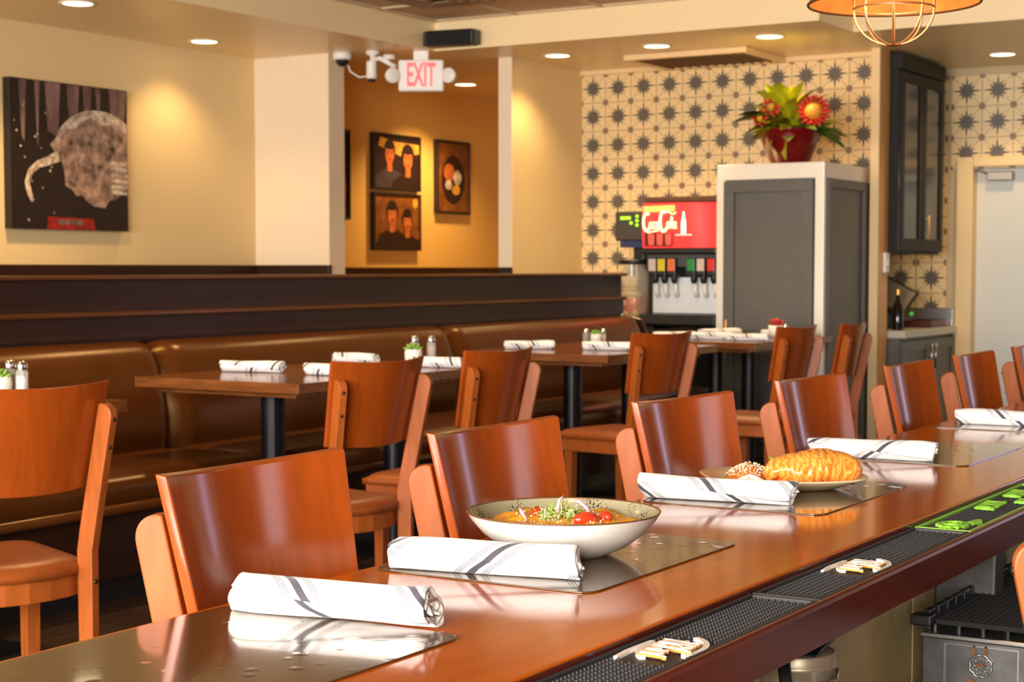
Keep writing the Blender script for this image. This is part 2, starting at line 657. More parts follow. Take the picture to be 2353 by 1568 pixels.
def badge(t, cx):
    """round raised badge: arc lines of small letters round two slanting words"""
    z = 0.0085
    def ribbon(pts, wd):
        w = MB()
        for k in range(len(pts) - 1):
            a, b = Vector(pts[k]), Vector(pts[k + 1])
            d = (b - a).normalized() * 0.0006
            n = Vector((-(b - a).y, (b - a).x, 0)).normalized() * wd
            q = [a - d - n, b + d - n, b + d + n, a - d + n]
            lo = [Vector((p.x, p.y, 0.004)) for p in q]
            w.faces(lo + q, [(4, 5, 6, 7), (0, 1, 5, 4), (1, 2, 6, 5), (2, 3, 7, 6), (3, 0, 4, 7)])
        obj('arc_lettering', w, RUBW, t)
    ribbon([(cx - 0.065, 0.033, z), (cx - 0.03, 0.0365, z), (cx + 0.01, 0.0355, z), (cx + 0.03, 0.034, z)], 0.0026)
    ribbon(arc_pts(cx - 0.002, -0.012, 0.052, rad(150), rad(62), 9, z, 0.78), 0.0035)
    ribbon(arc_pts(cx - 0.002, -0.018, 0.045, rad(128), rad(72), 7, z, 0.8), 0.0024)
    ribbon(arc_pts(cx + 0.012, 0.012, 0.062, rad(240), rad(342), 11, z, 0.78), 0.0035)
    ribbon([(cx - 0.013, -0.027, z), (cx + 0.006, -0.0245, z)], 0.0028)
    ribbon([(cx + 0.032, -0.004, z), (cx + 0.05, -0.002, z)], 0.0026)
    M1 = Matrix.Translation((cx - 0.004, 0.0045, z)) @ Matrix.Rotation(rad(4), 4, 'Z') @ Matrix.Scale(0.62, 4, (1, 0, 0))
    obj('word', text_mesh('JUMPIN', 0.044, 0.0012, M1, 0.25, 0.0006), None, t, label='orange and white raised word').data.materials.append(RUBO)
    M2 = Matrix.Translation((cx - 0.0035, 0.0035, z + 0.0014)) @ Matrix.Rotation(rad(4), 4, 'Z') @ Matrix.Scale(0.62, 4, (1, 0, 0))
    obj('word_face', text_mesh('JUMPIN', 0.042, 0.0006, M2, 0.25, 0.0), None, t).data.materials.append(RUBW)
    M3 = Matrix.Translation((cx + 0.013, -0.0185, z)) @ Matrix.Rotation(rad(4), 4, 'Z') @ Matrix.Scale(0.62, 4, (1, 0, 0))
    obj('word', text_mesh('JACKS', 0.029, 0.0012, M3, 0.25, 0.0006), None, t).data.materials.append(RUBO)
    M4 = Matrix.Translation((cx + 0.0135, -0.0188, z + 0.0014)) @ Matrix.Rotation(rad(4), 4, 'Z') @ Matrix.Scale(0.62, 4, (1, 0, 0))
    obj('word_face', text_mesh('JACKS', 0.0275, 0.0006, M4, 0.25, 0.0), None, t).data.materials.append(RUBW)


for x0, x1, lab, off in ((1.41, 2.092, 'black rubber bar mat with white and orange badge, lying nearest the front of the rail', 0.0),
                         (2.096, 2.778, 'black rubber bar mat with badge between the nearest mat and the lime-edged mat', 0.0)):
    t, hx, hy = rail_mat(x0, x1, lab, RUBBER)
    mx = (x0 + x1) / 2
    bx = (1.742 if x0 < 2 else 2.385) - mx
    el = lambda x, y, c=bx: ((x - c) / 0.075) ** 2 + (y / 0.05) ** 2 < 1 and y > -0.036 and y < 0.03
    obj('knobs', knobs(-hx, hx, -hy, hy, 0.004, skip=el), RUBBER, t, kind='stuff')
    badge(t, bx)
t, hx, hy = rail_mat(2.782, 3.464, 'black rubber bar mat with lime green border, lime fruit and green raised lettering', LIME)
obj('knobs', knobs(-hx, hx, -hy, hy, 0.004), RUBBER, t, kind='stuff')
fr = MB()
cx, cy = -0.29 + 0.02, 0.002
pts = []
for k in range(28):
    a = 2 * PI * k / 28
    r = 1 + (0.13 if k % 2 else -0.05) * (1 if 0.3 * PI < a < 1.25 * PI else 0.15)
    pts.append((cx + 0.036 * r * math.cos(a), cy + 0.026 * r * math.sin(a)))
fr.prism(pts, 'z', 0.004, 0.0105, 0.001)
for r in (0.6, 0.3):
    fr.tube([(cx + 0.036 * r * math.cos(2 * PI * k / 16), cy + 0.026 * r * math.sin(2 * PI * k / 16), 0.0108) for k in range(16)], 0.0014, 6, cyc=True)
fr.prism([(cx + 0.02, -0.026), (cx + 0.05, -0.034), (cx + 0.078, -0.024), (cx + 0.06, -0.014), (cx + 0.035, -0.012)], 'z', 0.004, 0.0105, 0.001)
obj('lime_fruit', fr, LIME, t)
for s, sz, px, py in (('LIMINAL', 0.050, 0.0, 0.012), ('LIMIN', 0.034, 0.085, -0.026), ('LIMINAL', 0.046, 0.19, 0.014)):
    M = Matrix.Translation((px, py, 0.0085)) @ Matrix.Rotation(rad(3), 4, 'Z') @ Matrix.Scale(0.62, 4, (1, 0, 0))
    obj('word', text_mesh(s, sz, 0.002, M, 0.2, 0.0014), None, t).data.materials.append(LIME)


# ------------------------------------------------------------------ placemats on the bar
def placemat_mat():
    m = bpy.data.materials.new('placemat')
    m.use_nodes = True
    nt = m.node_tree
    b = nt.nodes['Principled BSDF']
    b.inputs['Base Color'].default_value = rgb(92, 68, 38)
    b.inputs['Metallic'].default_value = 0.35
    b.inputs['Roughness'].default_value = 0.16
    b.inputs['Coat Weight'].default_value = 0.6
    b.inputs['Coat Roughness'].default_value = 0.05
    tc = nt.nodes.new('ShaderNodeTexCoord')
    vo = nt.nodes.new('ShaderNodeTexVoronoi')
    vo.inputs['Scale'].default_value = 27
    mr = nt.nodes.new('ShaderNodeMapRange')
    mr.interpolation_type = 'SMOOTHSTEP'
    mr.inputs[1].default_value = 0.0
    mr.inputs[2].default_value = 0.34
    mr.inputs[3].default_value = 1.0
    mr.inputs[4].default_value = 0.0
    nz = nt.nodes.new('ShaderNodeTexNoise')
    nz.inputs['Scale'].default_value = 7
    mr2 = nt.nodes.new('ShaderNodeMapRange')
    mr2.inputs[1].default_value = 0.48
    mr2.inputs[2].default_value = 0.6
    mu = nt.nodes.new('ShaderNodeMath')
    mu.operation = 'MULTIPLY'
    bp = nt.nodes.new('ShaderNodeBump')
    bp.inputs['Strength'].default_value = 0.22
    bp.inputs['Distance'].default_value = 0.0025
    nt.links.new(tc.outputs['Object'], vo.inputs['Vector'])
    nt.links.new(tc.outputs['Object'], nz.inputs['Vector'])
    nt.links.new(vo.outputs['Distance'], mr.inputs[0])
    nt.links.new(nz.outputs['Fac'], mr2.inputs[0])
    nt.links.new(mr.outputs[0], mu.inputs[0])
    nt.links.new(mr2.outputs[0], mu.inputs[1])
    nt.links.new(mu.outputs[0], bp.inputs['Height'])
    nt.links.new(bp.outputs[0], b.inputs['Normal'])
    nt.links.new(bp.outputs[0], b.inputs['Coat Normal'])
    return m


PM = placemat_mat()
pts = []
for cx, cy, a0 in ((0.217, 0.15, 0), (-0.217, 0.15, 90), (-0.217, -0.15, 180), (0.217, -0.15, 270)):
    for k in range(7):
        a = rad(a0 + 15 * k)
        pts.append((cx + 0.028 * math.cos(a), cy + 0.028 * math.sin(a)))
pmesh = MB().prism(pts, 'z', 0, 0.0022, 0.0006).mesh('placemat', PM)
for mx, lab in ((1.388, 'dark dimpled placemat at the nearest place, under the closest napkin'), (2.178, 'dark dimpled placemat under the speckled bowl'),
                (3.008, 'dark dimpled placemat under the burrito plate'), (3.862, 'dark dimpled placemat just beyond the burrito plate'),
                (4.72, 'dark dimpled placemat under the farthest bar napkin')):
    o = obj('placemat', pmesh, None)
    o.location = (mx, 1.238, 0.7522)
    tag(o, lab, 'placemat', 'placemats along the bar')


# ------------------------------------------------------------------ rolled napkins
def stripe_mat():
    m = bpy.data.materials.new('striped_cotton')
    m.use_nodes = True
    nt = m.node_tree
    b = nt.nodes['Principled BSDF']
    b.inputs['Roughness'].default_value = 0.85
    b.inputs['Sheen Weight'].default_value = 0.2
    uv = nt.nodes.new('ShaderNodeUVMap')
    sp = nt.nodes.new('ShaderNodeSeparateXYZ')
    nt.links.new(uv.outputs[0], sp.inputs[0])
    md = nt.nodes.new('ShaderNodeMath')
    md.operation = 'FLOORED_MODULO'
    md.inputs[1].default_value = 0.165
    nt.links.new(sp.outputs[0], md.inputs[0])
    last = None
    for c, w in ((0.080, 0.0062), (0.0635, 0.0007), (0.0595, 0.0007), (0.0555, 0.0007), (0.0965, 0.0007), (0.1005, 0.0007), (0.1045, 0.0007)):
        n = nt.nodes.new('ShaderNodeMath')
        n.operation = 'COMPARE'
        n.inputs[1].default_value = c
        n.inputs[2].default_value = w
        nt.links.new(md.outputs[0], n.inputs[0])
        if last is None:
            last = n
        else:
            a = nt.nodes.new('ShaderNodeMath')
            a.operation = 'MAXIMUM'
            nt.links.new(last.outputs[0], a.inputs[0])
            nt.links.new(n.outputs[0], a.inputs[1])
            last = a
    mx = nt.nodes.new('ShaderNodeMix')
    mx.data_type = 'RGBA'
    mx.inputs[6].default_value = rgb(240, 238, 236)
    mx.inputs[7].default_value = rgb(72, 70, 78)
    nt.links.new(last.outputs[0], mx.inputs[0])
    nt.links.new(mx.outputs[2], b.inputs['Base Color'])
    wv = nt.nodes.new('ShaderNodeTexNoise')
    wv.inputs['Scale'].default_value = 900
    tc = nt.nodes.new('ShaderNodeTexCoord')
    n2 = nt.nodes.new('ShaderNodeTexNoise')
    n2.inputs['Scale'].default_value = 38
    ad = nt.nodes.new('ShaderNodeMath')
    ad.operation = 'MULTIPLY_ADD'
    ad.inputs[1].default_value = 0.08
    nt.links.new(tc.outputs['Object'], wv.inputs['Vector'])
    nt.links.new(tc.outputs['Object'], n2.inputs['Vector'])
    nt.links.new(wv.outputs['Fac'], ad.inputs[0])
    nt.links.new(n2.outputs['Fac'], ad.inputs[2])
    bp = nt.nodes.new('ShaderNodeBump')
    bp.inputs['Strength'].default_value = 0.5
    bp.inputs['Distance'].default_value = 0.004
    nt.links.new(ad.outputs[0], bp.inputs['Height'])
    nt.links.new(bp.outputs[0], b.inputs['Normal'])
    return m


COTTON = stripe_mat()


def napkin_mesh(L, r1, slope, p0, seed, nu=34, nt_=140, flat=0.86, turns=3.4, taper=0.0, slant=1.2):
    """a cloth sheet rolled into a loose cigar; local +x is its length, it rests on z=0.
    slope: slant of the stripes, p0: offset of the stripe pattern along the length"""
    rnd = random.Random(seed)
    ph = [rnd.uniform(0, 2 * PI) for _ in range(8)]
    bm = bmesh.new()
    uvl = bm.loops.layers.uv.new('UVMap')
    T = turns * 2 * PI
    rows = []
    zmin = 9
    for i in range(nu):
        u = i / (nu - 1)
        tend = T + slant * (u - 0.5)
        row = []
        for j in range(nt_):
            v = j / (nt_ - 1)
            th = v * tend
            r = 0.16 * r1 + 0.84 * r1 * (th / T)
            r *= 1 - taper * (u - 0.5)
            r *= 1 + 0.035 * math.sin(6.5 * u + ph[5]) + 0.045 * math.sin(2 * th + ph[0] + 3 * u) + 0.02 * math.sin(3 * th + ph[1] - 5 * u) + 0.02 * math.sin(9 * u + ph[2] + th)
            endk = max(0, abs(u - 0.5) - 0.40) / 0.10
            r *= 1 - 0.06 * endk + 0.09 * endk * math.sin(4 * th + ph[3])
            a = th + PI * 0.2
            lx = (u - 0.5) * L + 0.006 * math.sin(th * 1.0 + ph[4]) * (1 if u > 0.5 else -1) * endk + (0.006 * math.sin(2.3 * th + ph[6]) - 0.002) * endk * (1 if u > 0.5 else -1) * (1 - v)
            y = r * math.cos(a) * 1.06
            z = r * math.sin(a) * flat
            zmin = min(zmin, z)
            s = r1 * 0.65 * th
            row.append((bm.verts.new((lx, y, z)), (u - 0.5) * L + slope * s + p0))
        rows.append(row)
    for row in rows:
        for v, _ in row:
            v.co.z -= zmin
            if v.co.z < 0.008:
                v.co.z = 0.0012 + 0.0068 * (v.co.z / 0.008) ** 3
    for i in range(nu - 1):
        for j in range(nt_ - 1):
            q = [rows[i][j], rows[i + 1][j], rows[i + 1][j + 1], rows[i][j + 1]]
            f = bm.faces.new([k[0] for k in q])
            f.smooth = True
            for lo, k in zip(f.loops, q):
                lo[uvl].uv = (k[1] + 1.65, 0.5)
    me = bpy.data.meshes.new('rolled_napkin')
    bm.to_mesh(me)
    bm.free()
    me.materials.append(COTTON)
    return me


def napkin(p0, p1, z, r, slope, off, seed, label, group, **kw):
    d = Vector((p1[0] - p0[0], p1[1] - p0[1]))
    me = napkin_mesh(d.length, r, slope, off, seed, **kw)
    o = obj('rolled_napkin', me, None)
    o.location = ((p0[0] + p1[0]) / 2, (p0[1] + p1[1]) / 2, z)
    o.rotation_euler = (0, 0, math.atan2(d.y, d.x))
    solidify(o, 0.0024)
    return tag(o, label, 'napkin', group)


GB = 'rolled napkins along the bar'
napkin((1.612, 1.384), (1.655, 1.118), 0.7545, 0.0295, -1.5, 0.052, 3, 'nearest white napkin roll on the bar, fork tines peeking from its end', GB)
napkin((1.957, 1.388), (2.012, 1.120), 0.7545, 0.0285, 1.4, 0.01, 5, 'white napkin roll with wide grey stripe lying before the speckled bowl', GB)
napkin((2.812, 1.430), (2.850, 1.145), 0.7545, 0.027, -1.3, 0.07, 8, 'white napkin roll with grey stripes beside the burrito plate', GB)
napkin((3.640, 1.418), (3.660, 1.140), 0.7545, 0.027, 1.4, 0.03, 12, 'white napkin roll beyond the burrito plate, short of the last bar napkin', GB)
napkin((4.610, 1.372), (4.625, 1.10), 0.7545, 0.026, -1.3, 0.06, 15, 'white napkin roll farthest along the bar', GB)

# fork inside the nearest roll, only its tines show
fk = MB()
fd = Vector((0.043, -0.266, 0)).normalized()
fn = Vector((-fd.y, fd.x, 0))
fo = Vector((1.655, 1.118, 0.784))
for k in range(4):
    a = fo - fd * 0.05 + fn * (k - 1.5) * 0.0055
    fk.tube([a + Vector((0, 0, -0.001)), a + fd * 0.03 + Vector((0, 0, 0.003)), a + fd * 0.05 + Vector((0, 0, 0.002))], 0.0013, 6)
fk.tube([fo - fd * 0.19, fo - fd * 0.08], 0.003, 6)
fk.tube([fo - fd * 0.08 - fn * 0.009, fo - fd * 0.05 - fn * 0.0085], 0.0022, 6)
fk.tube([fo - fd * 0.08 - fn * 0.008, fo - fd * 0.08 + fn * 0.008], 0.0026, 6)
fk.tube([fo - fd * 0.052 - fn * 0.0085, fo - fd * 0.052 + fn * 0.0085], 0.0024, 6)
tag(obj('fork', fk, STEEL), 'steel fork with only its tines showing inside the nearest napkin roll', 'fork')

# ------------------------------------------------------------------ bowl of stew
BOWLC = (2.185, 1.243)


def speckle(name, base, spk, thr):
    m = mat(name, base, 0.16, coat=0.5)
    nt = m.node_tree
    b = nt.nodes['Principled BSDF']
    tc = nt.nodes.new('ShaderNodeTexCoord')
    vo = nt.nodes.new('ShaderNodeTexVoronoi')
    vo.inputs['Scale'].default_value = 270
    nz = nt.nodes.new('ShaderNodeTexNoise')
    nz.inputs['Scale'].default_value = 14
    cm = nt.nodes.new('ShaderNodeMath')
    cm.operation = 'LESS_THAN'
    ml = nt.nodes.new('ShaderNodeMapRange')
    ml.inputs[1].default_value = 0.5
    ml.inputs[2].default_value = 0.66
    ml.inputs[4].default_value = thr
    mx = nt.nodes.new('ShaderNodeMix')
    mx.data_type = 'RGBA'
    mx.inputs[6].default_value = base
    mx.inputs[7].default_value = spk
    nt.links.new(tc.outputs['Object'], vo.inputs['Vector'])
    nt.links.new(tc.outputs['Object'], nz.inputs['Vector'])
    nt.links.new(nz.outputs['Fac'], ml.inputs[0])
    nt.links.new(vo.outputs['Distance'], cm.inputs[0])
    nt.links.new(ml.outputs[0], cm.inputs[1])
    nt.links.new(cm.outputs[0], mx.inputs[0])
    nt.links.new(mx.outputs[2], b.inputs['Base Color'])
    return m


SAGE = speckle('sage_speckle_glaze', rgb(152, 146, 116), rgb(52, 42, 32), 0.42)
bowl = thing('serving_bowl', 'shallow white bowl with speckled sage inside and brown rim', 'bowl', (BOWLC[0], BOWLC[1], 0.7545))
obj('outer_shell', MB().lathe([(0, 0), (0.062, 0), (0.066, 0.001), (0.095, 0.014), (0.122, 0.034), (0.138, 0.053), (0.1445, 0.0635)], seg=64), CERAM, bowl)
obj('inner_glaze', MB().lathe([(0.1425, 0.064), (0.136, 0.054), (0.118, 0.034), (0.09, 0.018), (0.05, 0.011), (0, 0.010)], seg=64), SAGE, bowl, label='speckled sage inside')
obj('rim', MB().lathe([(0.1445, 0.0632), (0.1455, 0.0645), (0.1445, 0.0658), (0.1425, 0.0652), (0.1422, 0.0638)], seg=64), mat('brown_rim', rgb(104, 72, 44), 0.25), bowl, label='brown glazed rim')
rs = random.Random(4)
STEWM = mat('stew', rgb(240, 176, 28), 0.22, noise=0.35, nscale=45, dark=rgb(212, 128, 18), bump=0.5, bscale=70, coat=0.3)


def stew(u, v):
    a = 2 * PI * u
    r = 0.124 * v
    k = 0.049 + 0.007 * (1 - v * v) + 0.004 * math.sin(5 * a + 9 * v) * v + 0.003 * math.sin(11 * a - 4 * v) * v
    if v > 0.97:
        k = 0.038
    return (r * math.cos(a), r * math.sin(a), k)


sw = obj('stew', MB().grid(65, 14, stew), STEWM)
sw.location = (BOWLC[0], BOWLC[1], 0.7545)
tag(sw, 'yellow orange stew filling the speckled bowl', 'food')
TOM = mat('tomato', rgb(216, 60, 28), 0.25, noise=0.3, nscale=60, coat=0.3)
for k, (dx, dy, rz, sc, lab) in enumerate(((0.005, 0.050, 0.4, 1.0, 'red tomato wedge left of the sprouts in the bowl'), (-0.022, -0.050, -0.5, 1.15, 'red tomato wedge right of the sprouts in the bowl'),
                              (0.022, -0.058, 0.9, 0.9, 'red tomato wedge behind the larger right tomato wedge in the bowl'))):
    b = MB()
    b.ball((0, 0, 0.003), 0.0165, 1.15, 0.62, 0.62, 3, jit=0.03, rnd=rs)
    o = obj('tomato_wedge', b, TOM)
    o.location = (BOWLC[0] + dx, BOWLC[1] + dy, 0.7545 + 0.054)
    o.rotation_euler = (0.2, 0.1, rz)
    o.scale = (sc,) * 3
    tag(o, lab, 'tomato', 'tomato wedges on the stew')
ONI = mat('onion', rgb(226, 176, 190), 0.3)
for k, (dx, dy, rz, tilt, lab) in enumerate(((-0.03, 0.052, 0.8, 0.25, 'pale pink onion slice at the left of the stew'), (0.0, 0.004, 0.2, 1.35, 'upright pink radish sliver standing in the sprouts'),
                                        (0.004, -0.028, 2.6, 0.8, 'thin pink radish sliver leaning at the right of the sprouts'))):
    b = MB()
    b.tube([(-0.02, 0, 0), (-0.013, 0.003, 0.005), (0, 0.004, 0.007), (0.013, 0.002, 0.006), (0.02, -0.002, 0.001)], 0.003, 8, taper=[0.0006, 0.0024, 0.003, 0.0024, 0.0006])
    o = obj('onion_slice', b, ONI)
    o.location = (BOWLC[0] + dx, BOWLC[1] + dy, 0.7545 + 0.057 + (0.010 if k else 0))
    o.rotation_euler = (0, -tilt, rz)
    tag(o, lab, 'onion')
mg = MB()
for k in range(150):
    a = rs.uniform(0, 2 * PI)
    r = 0.040 * math.sqrt(rs.random())
    x, y = r * math.cos(a), r * math.sin(a)
    z = 0.047 + 0.014 * (1 - (r / 0.040) ** 2)
    d = Vector((rs.uniform(-1, 1), rs.uniform(-1, 1), rs.uniform(0.0, 1.0))).normalized() * rs.uniform(0.008, 0.02)
    p = Vector((x, y, z - 0.004))
    mg.tube([p, p + d * 0.5 + Vector((0, 0, 0.003)), p + d], 0.0008, 4, mi=rs.choice((0, 0, 1)))
    if k % 2 == 0:
        mg.ball(p + d, 0.0022, 1, 0.8, 0.4, 1, mi=0)
ms = obj('microgreens', mg, [mat('sprout_green', rgb(140, 170, 60), 0.5), mat('sprout_pale', rgb(226, 222, 178), 0.5)], kind='stuff')
ms.location = (BOWLC[0], BOWLC[1] + 0.004, 0.7605)
tag(ms, 'heap of green sprouts on top of the stew', 'sprouts')
cc = MB()
for k in range(70):
    a = rs.uniform(0, 2 * PI)
    r = 0.085 * math.sqrt(rs.random())
    cc.ball((r * math.cos(a), r * math.sin(a), 0.052 + 0.008 * (1 - (r / 0.112) ** 2)), rs.uniform(0.0007, 0.0017), sub=1, jit=0.25, rnd=rs)
cs = obj('cheese_crumbs', cc, mat('cheese', rgb(244, 234, 212), 0.6), kind='stuff')
cs.location = (BOWLC[0], BOWLC[1], 0.7545)
tag(cs, 'white cheese crumbs scattered over the stew', 'cheese')

# ------------------------------------------------------------------ burrito plate
PC = (3.085, 1.262)
plate = thing('dinner_plate', 'cream oval dinner plate holding the burrito', 'plate', (PC[0], PC[1], 0.7545), rad(-52))


def sq(p, k=1.0):
    return p


pl = MB().lathe([(0, 0.004), (0.085, 0.004), (0.086, 0), (0.094, 0.001), (0.125, 0.012), (0.152, 0.022), (0.1545, 0.0245), (0.151, 0.0258), (0.12, 0.016), (0.09, 0.0085), (0, 0.0075)], seg=64)
for v in pl.bm.verts:
    a = math.atan2(v.co.y, v.co.x)
    k = (abs(math.cos(a)) ** 3 + abs(math.sin(a)) ** 3) ** (-1 / 3.0)
    v.co.x *= 1.06 * k * 0.97
    v.co.y *= 0.90 * k * 0.97
obj('plate_body', pl, mat('cream_glaze', rgb(226, 202, 160), 0.2, coat=0.4), plate)
SAUCE = mat('red_sauce', rgb(210, 92, 22), 0.15, coat=0.5)
sc_ = obj('sauce', MB().grid(40, 5, lambda u, v: (0.105 * v * math.cos(2 * PI * u) * (1 + 0.08 * math.sin(5 * 2 * PI * u)), 0.062 * v * math.sin(2 * PI * u) * (1 + 0.1 * math.sin(7 * 2 * PI * u)), 0.0095 + 0.002 * (1 - v))), SAUCE)
sc_.location = (PC[0] + 0.005, PC[1] - 0.045, 0.7548)
sc_.rotation_euler = (0, 0, rad(-50))
tag(sc_, 'orange red sauce pooled round the burrito', 'sauce')
def burrito_mat():
    m = mat('burrito_skin', rgb(232, 150, 58), 0.27, coat=0.25)
    nt = m.node_tree
    b = nt.nodes['Principled BSDF']
    tc = nt.nodes.new('ShaderNodeTexCoord')
    wv = nt.nodes.new('ShaderNodeTexWave')
    wv.inputs['Scale'].default_value = 24
    wv.inputs['Distortion'].default_value = 15
    wv.inputs['Detail'].default_value = 3
    wv.inputs['Detail Scale'].default_value = 1.4
    nz = nt.nodes.new('ShaderNodeTexNoise')
    nz.inputs['Scale'].default_value = 28
    nz.inputs['Detail'].default_value = 5
    mu = nt.nodes.new('ShaderNodeMath')
    mu.operation = 'MULTIPLY'
    cr = nt.nodes.new('ShaderNodeValToRGB')
    e = cr.color_ramp.elements
    e[0].position = 0.08
    e[0].color = rgb(238, 164, 76)
    e[1].position = 0.75
    e[1].color = rgb(196, 100, 28)
    k = e.new(0.3)
    k.color = rgb(228, 142, 50)
    nt.links.new(tc.outputs['Object'], wv.inputs['Vector'])
    nt.links.new(tc.outputs['Object'], nz.inputs['Vector'])
    nt.links.new(wv.outputs['Fac'], mu.inputs[0])
    nt.links.new(nz.outputs['Fac'], mu.inputs[1])
    nt.links.new(mu.outputs[0], cr.inputs[0])
    nt.links.new(cr.outputs[0], b.inputs['Base Color'])
    bp = nt.nodes.new('ShaderNodeBump')
    bp.inputs['Strength'].default_value = 0.28
    bp.inputs['Distance'].default_value = 0.004
    bp.invert = True
    nt.links.new(mu.outputs[0], bp.inputs['Height'])
    nt.links.new(bp.outputs[0], b.inputs['Normal'])
    return m


BURM = burrito_mat()


def burrito(u, v):
    x = (u - 0.5) * 2
    a = 2 * PI * v
    prof = max(0.0, 1 - abs(x) ** 4.5) ** 0.5
    # near end (x<0) lower and pinched, far end full
    prof *= 0.80 + 0.20 * min(1, (x + 1) / 0.9)
    r = 0.040 * prof
    wr = 1 + 0.022 * math.sin(27 * x + 3.0 * math.sin(a * 2 + 1) + 2 * math.sin(5 * x)) + 0.03 * math.sin(2 * a + 3 * x) + 0.02 * math.sin(3 * a - 7 * x)
    y = r * math.cos(a) * 1.2 * wr + 0.004 * math.sin(4 * x)
    z = r * math.sin(a) * 0.90 * wr + 0.003 * math.sin(5 * x + 1)
    if z < -0.026:
        z = -0.026
    return (x * 0.092, y, z + 0.026)


bo = obj('burrito', MB().grid(96, 48, burrito), BURM)
bo.location = (PC[0] + 0.018, PC[1] - 0.058, 0.7545 + 0.0115)
bo.rotation_euler = (0, 0, rad(-52))
tag(bo, 'plump golden burrito covered in sauce on the plate', 'burrito')
# flaps of the folded near end
fe = MB()
for y, z, ang, L_ in ((0.020, 0.026, -0.5, 0.040), (-0.018, 0.024, 0.5, 0.040), (0.0, 0.036, 0.0, 0.034)):
    fe.tube([(-0.062, y * 1.3, z + 0.006), (-0.080, y, z), (-0.0905, y * 0.5 + ang * 0.012, z * 0.62), (-0.090, y * 0.4 + ang * 0.03, 0.006)], 0.01, 10, taper=[0.006, 0.013, 0.0125, 0.008])
o = obj('folded_flap', fe, BURM, bo)
o['kind'] = 'stuff'
RICE = mat('refried_beans', rgb(208, 118, 40), 0.5, noise=0.35, nscale=60, bump=0.5, bscale=160)
ri = MB()
ri.grid(30, 8, lambda u, v: (0.062 * v * math.cos(2 * PI * u) * (1 + 0.08 * math.sin(6 * PI * u)), 0.054 * v * math.sin(2 * PI * u) * (1 + 0.1 * math.sin(10 * PI * u + 1)), 0.008 + (0.030 + 0.004 * math.sin(4 * PI * u)) * (1 - v ** 1.6) + 0.002 * math.sin(9 * u * 2 * PI) * v))
o = obj('refried_beans', ri, RICE)
o.location = (PC[0] + 0.012, PC[1] + 0.078, 0.7545)
tag(o, 'mound of orange refried beans left of the burrito', 'food')
ch = MB()
for k in range(480):
    a = rs.uniform(0, 2 * PI)
    r = 0.046 * math.sqrt(rs.random())
    ch.ball((r * math.cos(a), r * math.sin(a), 0.010 + 0.030 * (1 - (r / 0.056) ** 1.6) + rs.uniform(-0.001, 0.003)), rs.uniform(0.0008, 0.0020), 1, 1, 0.9, 1, jit=0.3, rnd=rs)
o = obj('crumbled_cheese', ch, mat('cheese2', rgb(248, 222, 188), 0.6), kind='stuff')
o.location = (PC[0] + 0.012, PC[1] + 0.076, 0.7555)
tag(o, 'white crumbled cheese over the beans', 'cheese')
cr = MB().grid(30, 8, lambda u, v: (0.03 * v * math.cos(2 * PI * u), 0.042 * v * math.sin(2 * PI * u), 0.006 + 0.016 * (1 - v * v) * (1 + 0.2 * math.sin(3 * u * 2 * PI))))
o = obj('sour_cream', cr, mat('cream_white', rgb(250, 244, 234), 0.35))
o.location = (PC[0] - 0.06, PC[1] + 0.045, 0.757)
tag(o, 'smear of white sour cream at the near edge of the plate', 'cream')
hb = MB()
for k in range(26):
    p = Vector((rs.uniform(-0.03, 0.03), rs.uniform(-0.022, 0.022), 0.012 + rs.uniform(0, 0.03)))
    hb.ball(p, 0.0065, 1.2, 1, 0.45, 1, jit=0.35, rnd=rs)
o = obj('herb_garnish', hb, mat('herb_green', rgb(112, 150, 44), 0.5), kind='stuff')
o.location = (PC[0] + 0.075, PC[1] + 0.03, 0.762)
tag(o, 'green herbs tucked behind the burrito', 'herbs')


# ------------------------------------------------------------------ wooden chairs
def chair_panel():
    hw, hb = 0.202, 0.178
    th = 0.017
    nx, nz = 17, 7
    z0, z1 = 0.632, 0.896
    tanr = 0.21

    def pt(u, v, off):
        w = hb + (hw - hb) * v
        q = u * 2 - 1
        x = q * w
        y = -0.25 + 0.047 * q * q + (1 - v) * (z1 - z0) * tanr
        z = z0 + (z1 - z0) * v + 0.010 * q * q
        # normal of the bend, in plan
        s = 2 * 0.047 * q / w
        n = Vector((-s, 1, 0)).normalized()
        return (x + n.x * off, y + n.y * off, z - n.y * off * tanr * 0.9)
    b = bmesh.new()
    F = [[b.verts.new(pt(i / (nx - 1), j / (nz - 1), th / 2)) for j in range(nz)] for i in range(nx)]
    K = [[b.verts.new(pt(i / (nx - 1), j / (nz - 1), -th / 2)) for j in range(nz)] for i in range(nx)]
    for i in range(nx - 1):
        for j in range(nz - 1):
            b.faces.new([F[i][j], F[i][j + 1], F[i + 1][j + 1], F[i + 1][j]])
            b.faces.new([K[i][j], K[i + 1][j], K[i + 1][j + 1], K[i][j + 1]])
        b.faces.new([F[i][0], F[i + 1][0], K[i + 1][0], K[i][0]])
        b.faces.new([F[i][nz - 1], K[i][nz - 1], K[i + 1][nz - 1], F[i + 1][nz - 1]])
    for j in range(nz - 1):
        b.faces.new([F[0][j], K[0][j], K[0][j + 1], F[0][j + 1]])
        b.faces.new([F[nx - 1][j], F[nx - 1][j + 1], K[nx - 1][j + 1], K[nx - 1][j]])
    bmesh.ops.recalc_face_normals(b, faces=b.faces)
    cor = [e for e in b.edges if len(e.link_faces) == 2 and e.calc_face_angle(0) > 0.7]
    bmesh.ops.bevel(b, geom=cor, offset=0.003, segments=2, affect='EDGES', profile=0.5)
    for f in b.faces:
        f.smooth = True
    m = MB()
    m.merge(b)
    return m


def splay(s):
    c = Vector((s * 0.178, -0.205, 0))
    return Matrix.Translation(c) @ Matrix.Rotation(rad(21 * s), 4, 'Z') @ Matrix.Translation(-c)


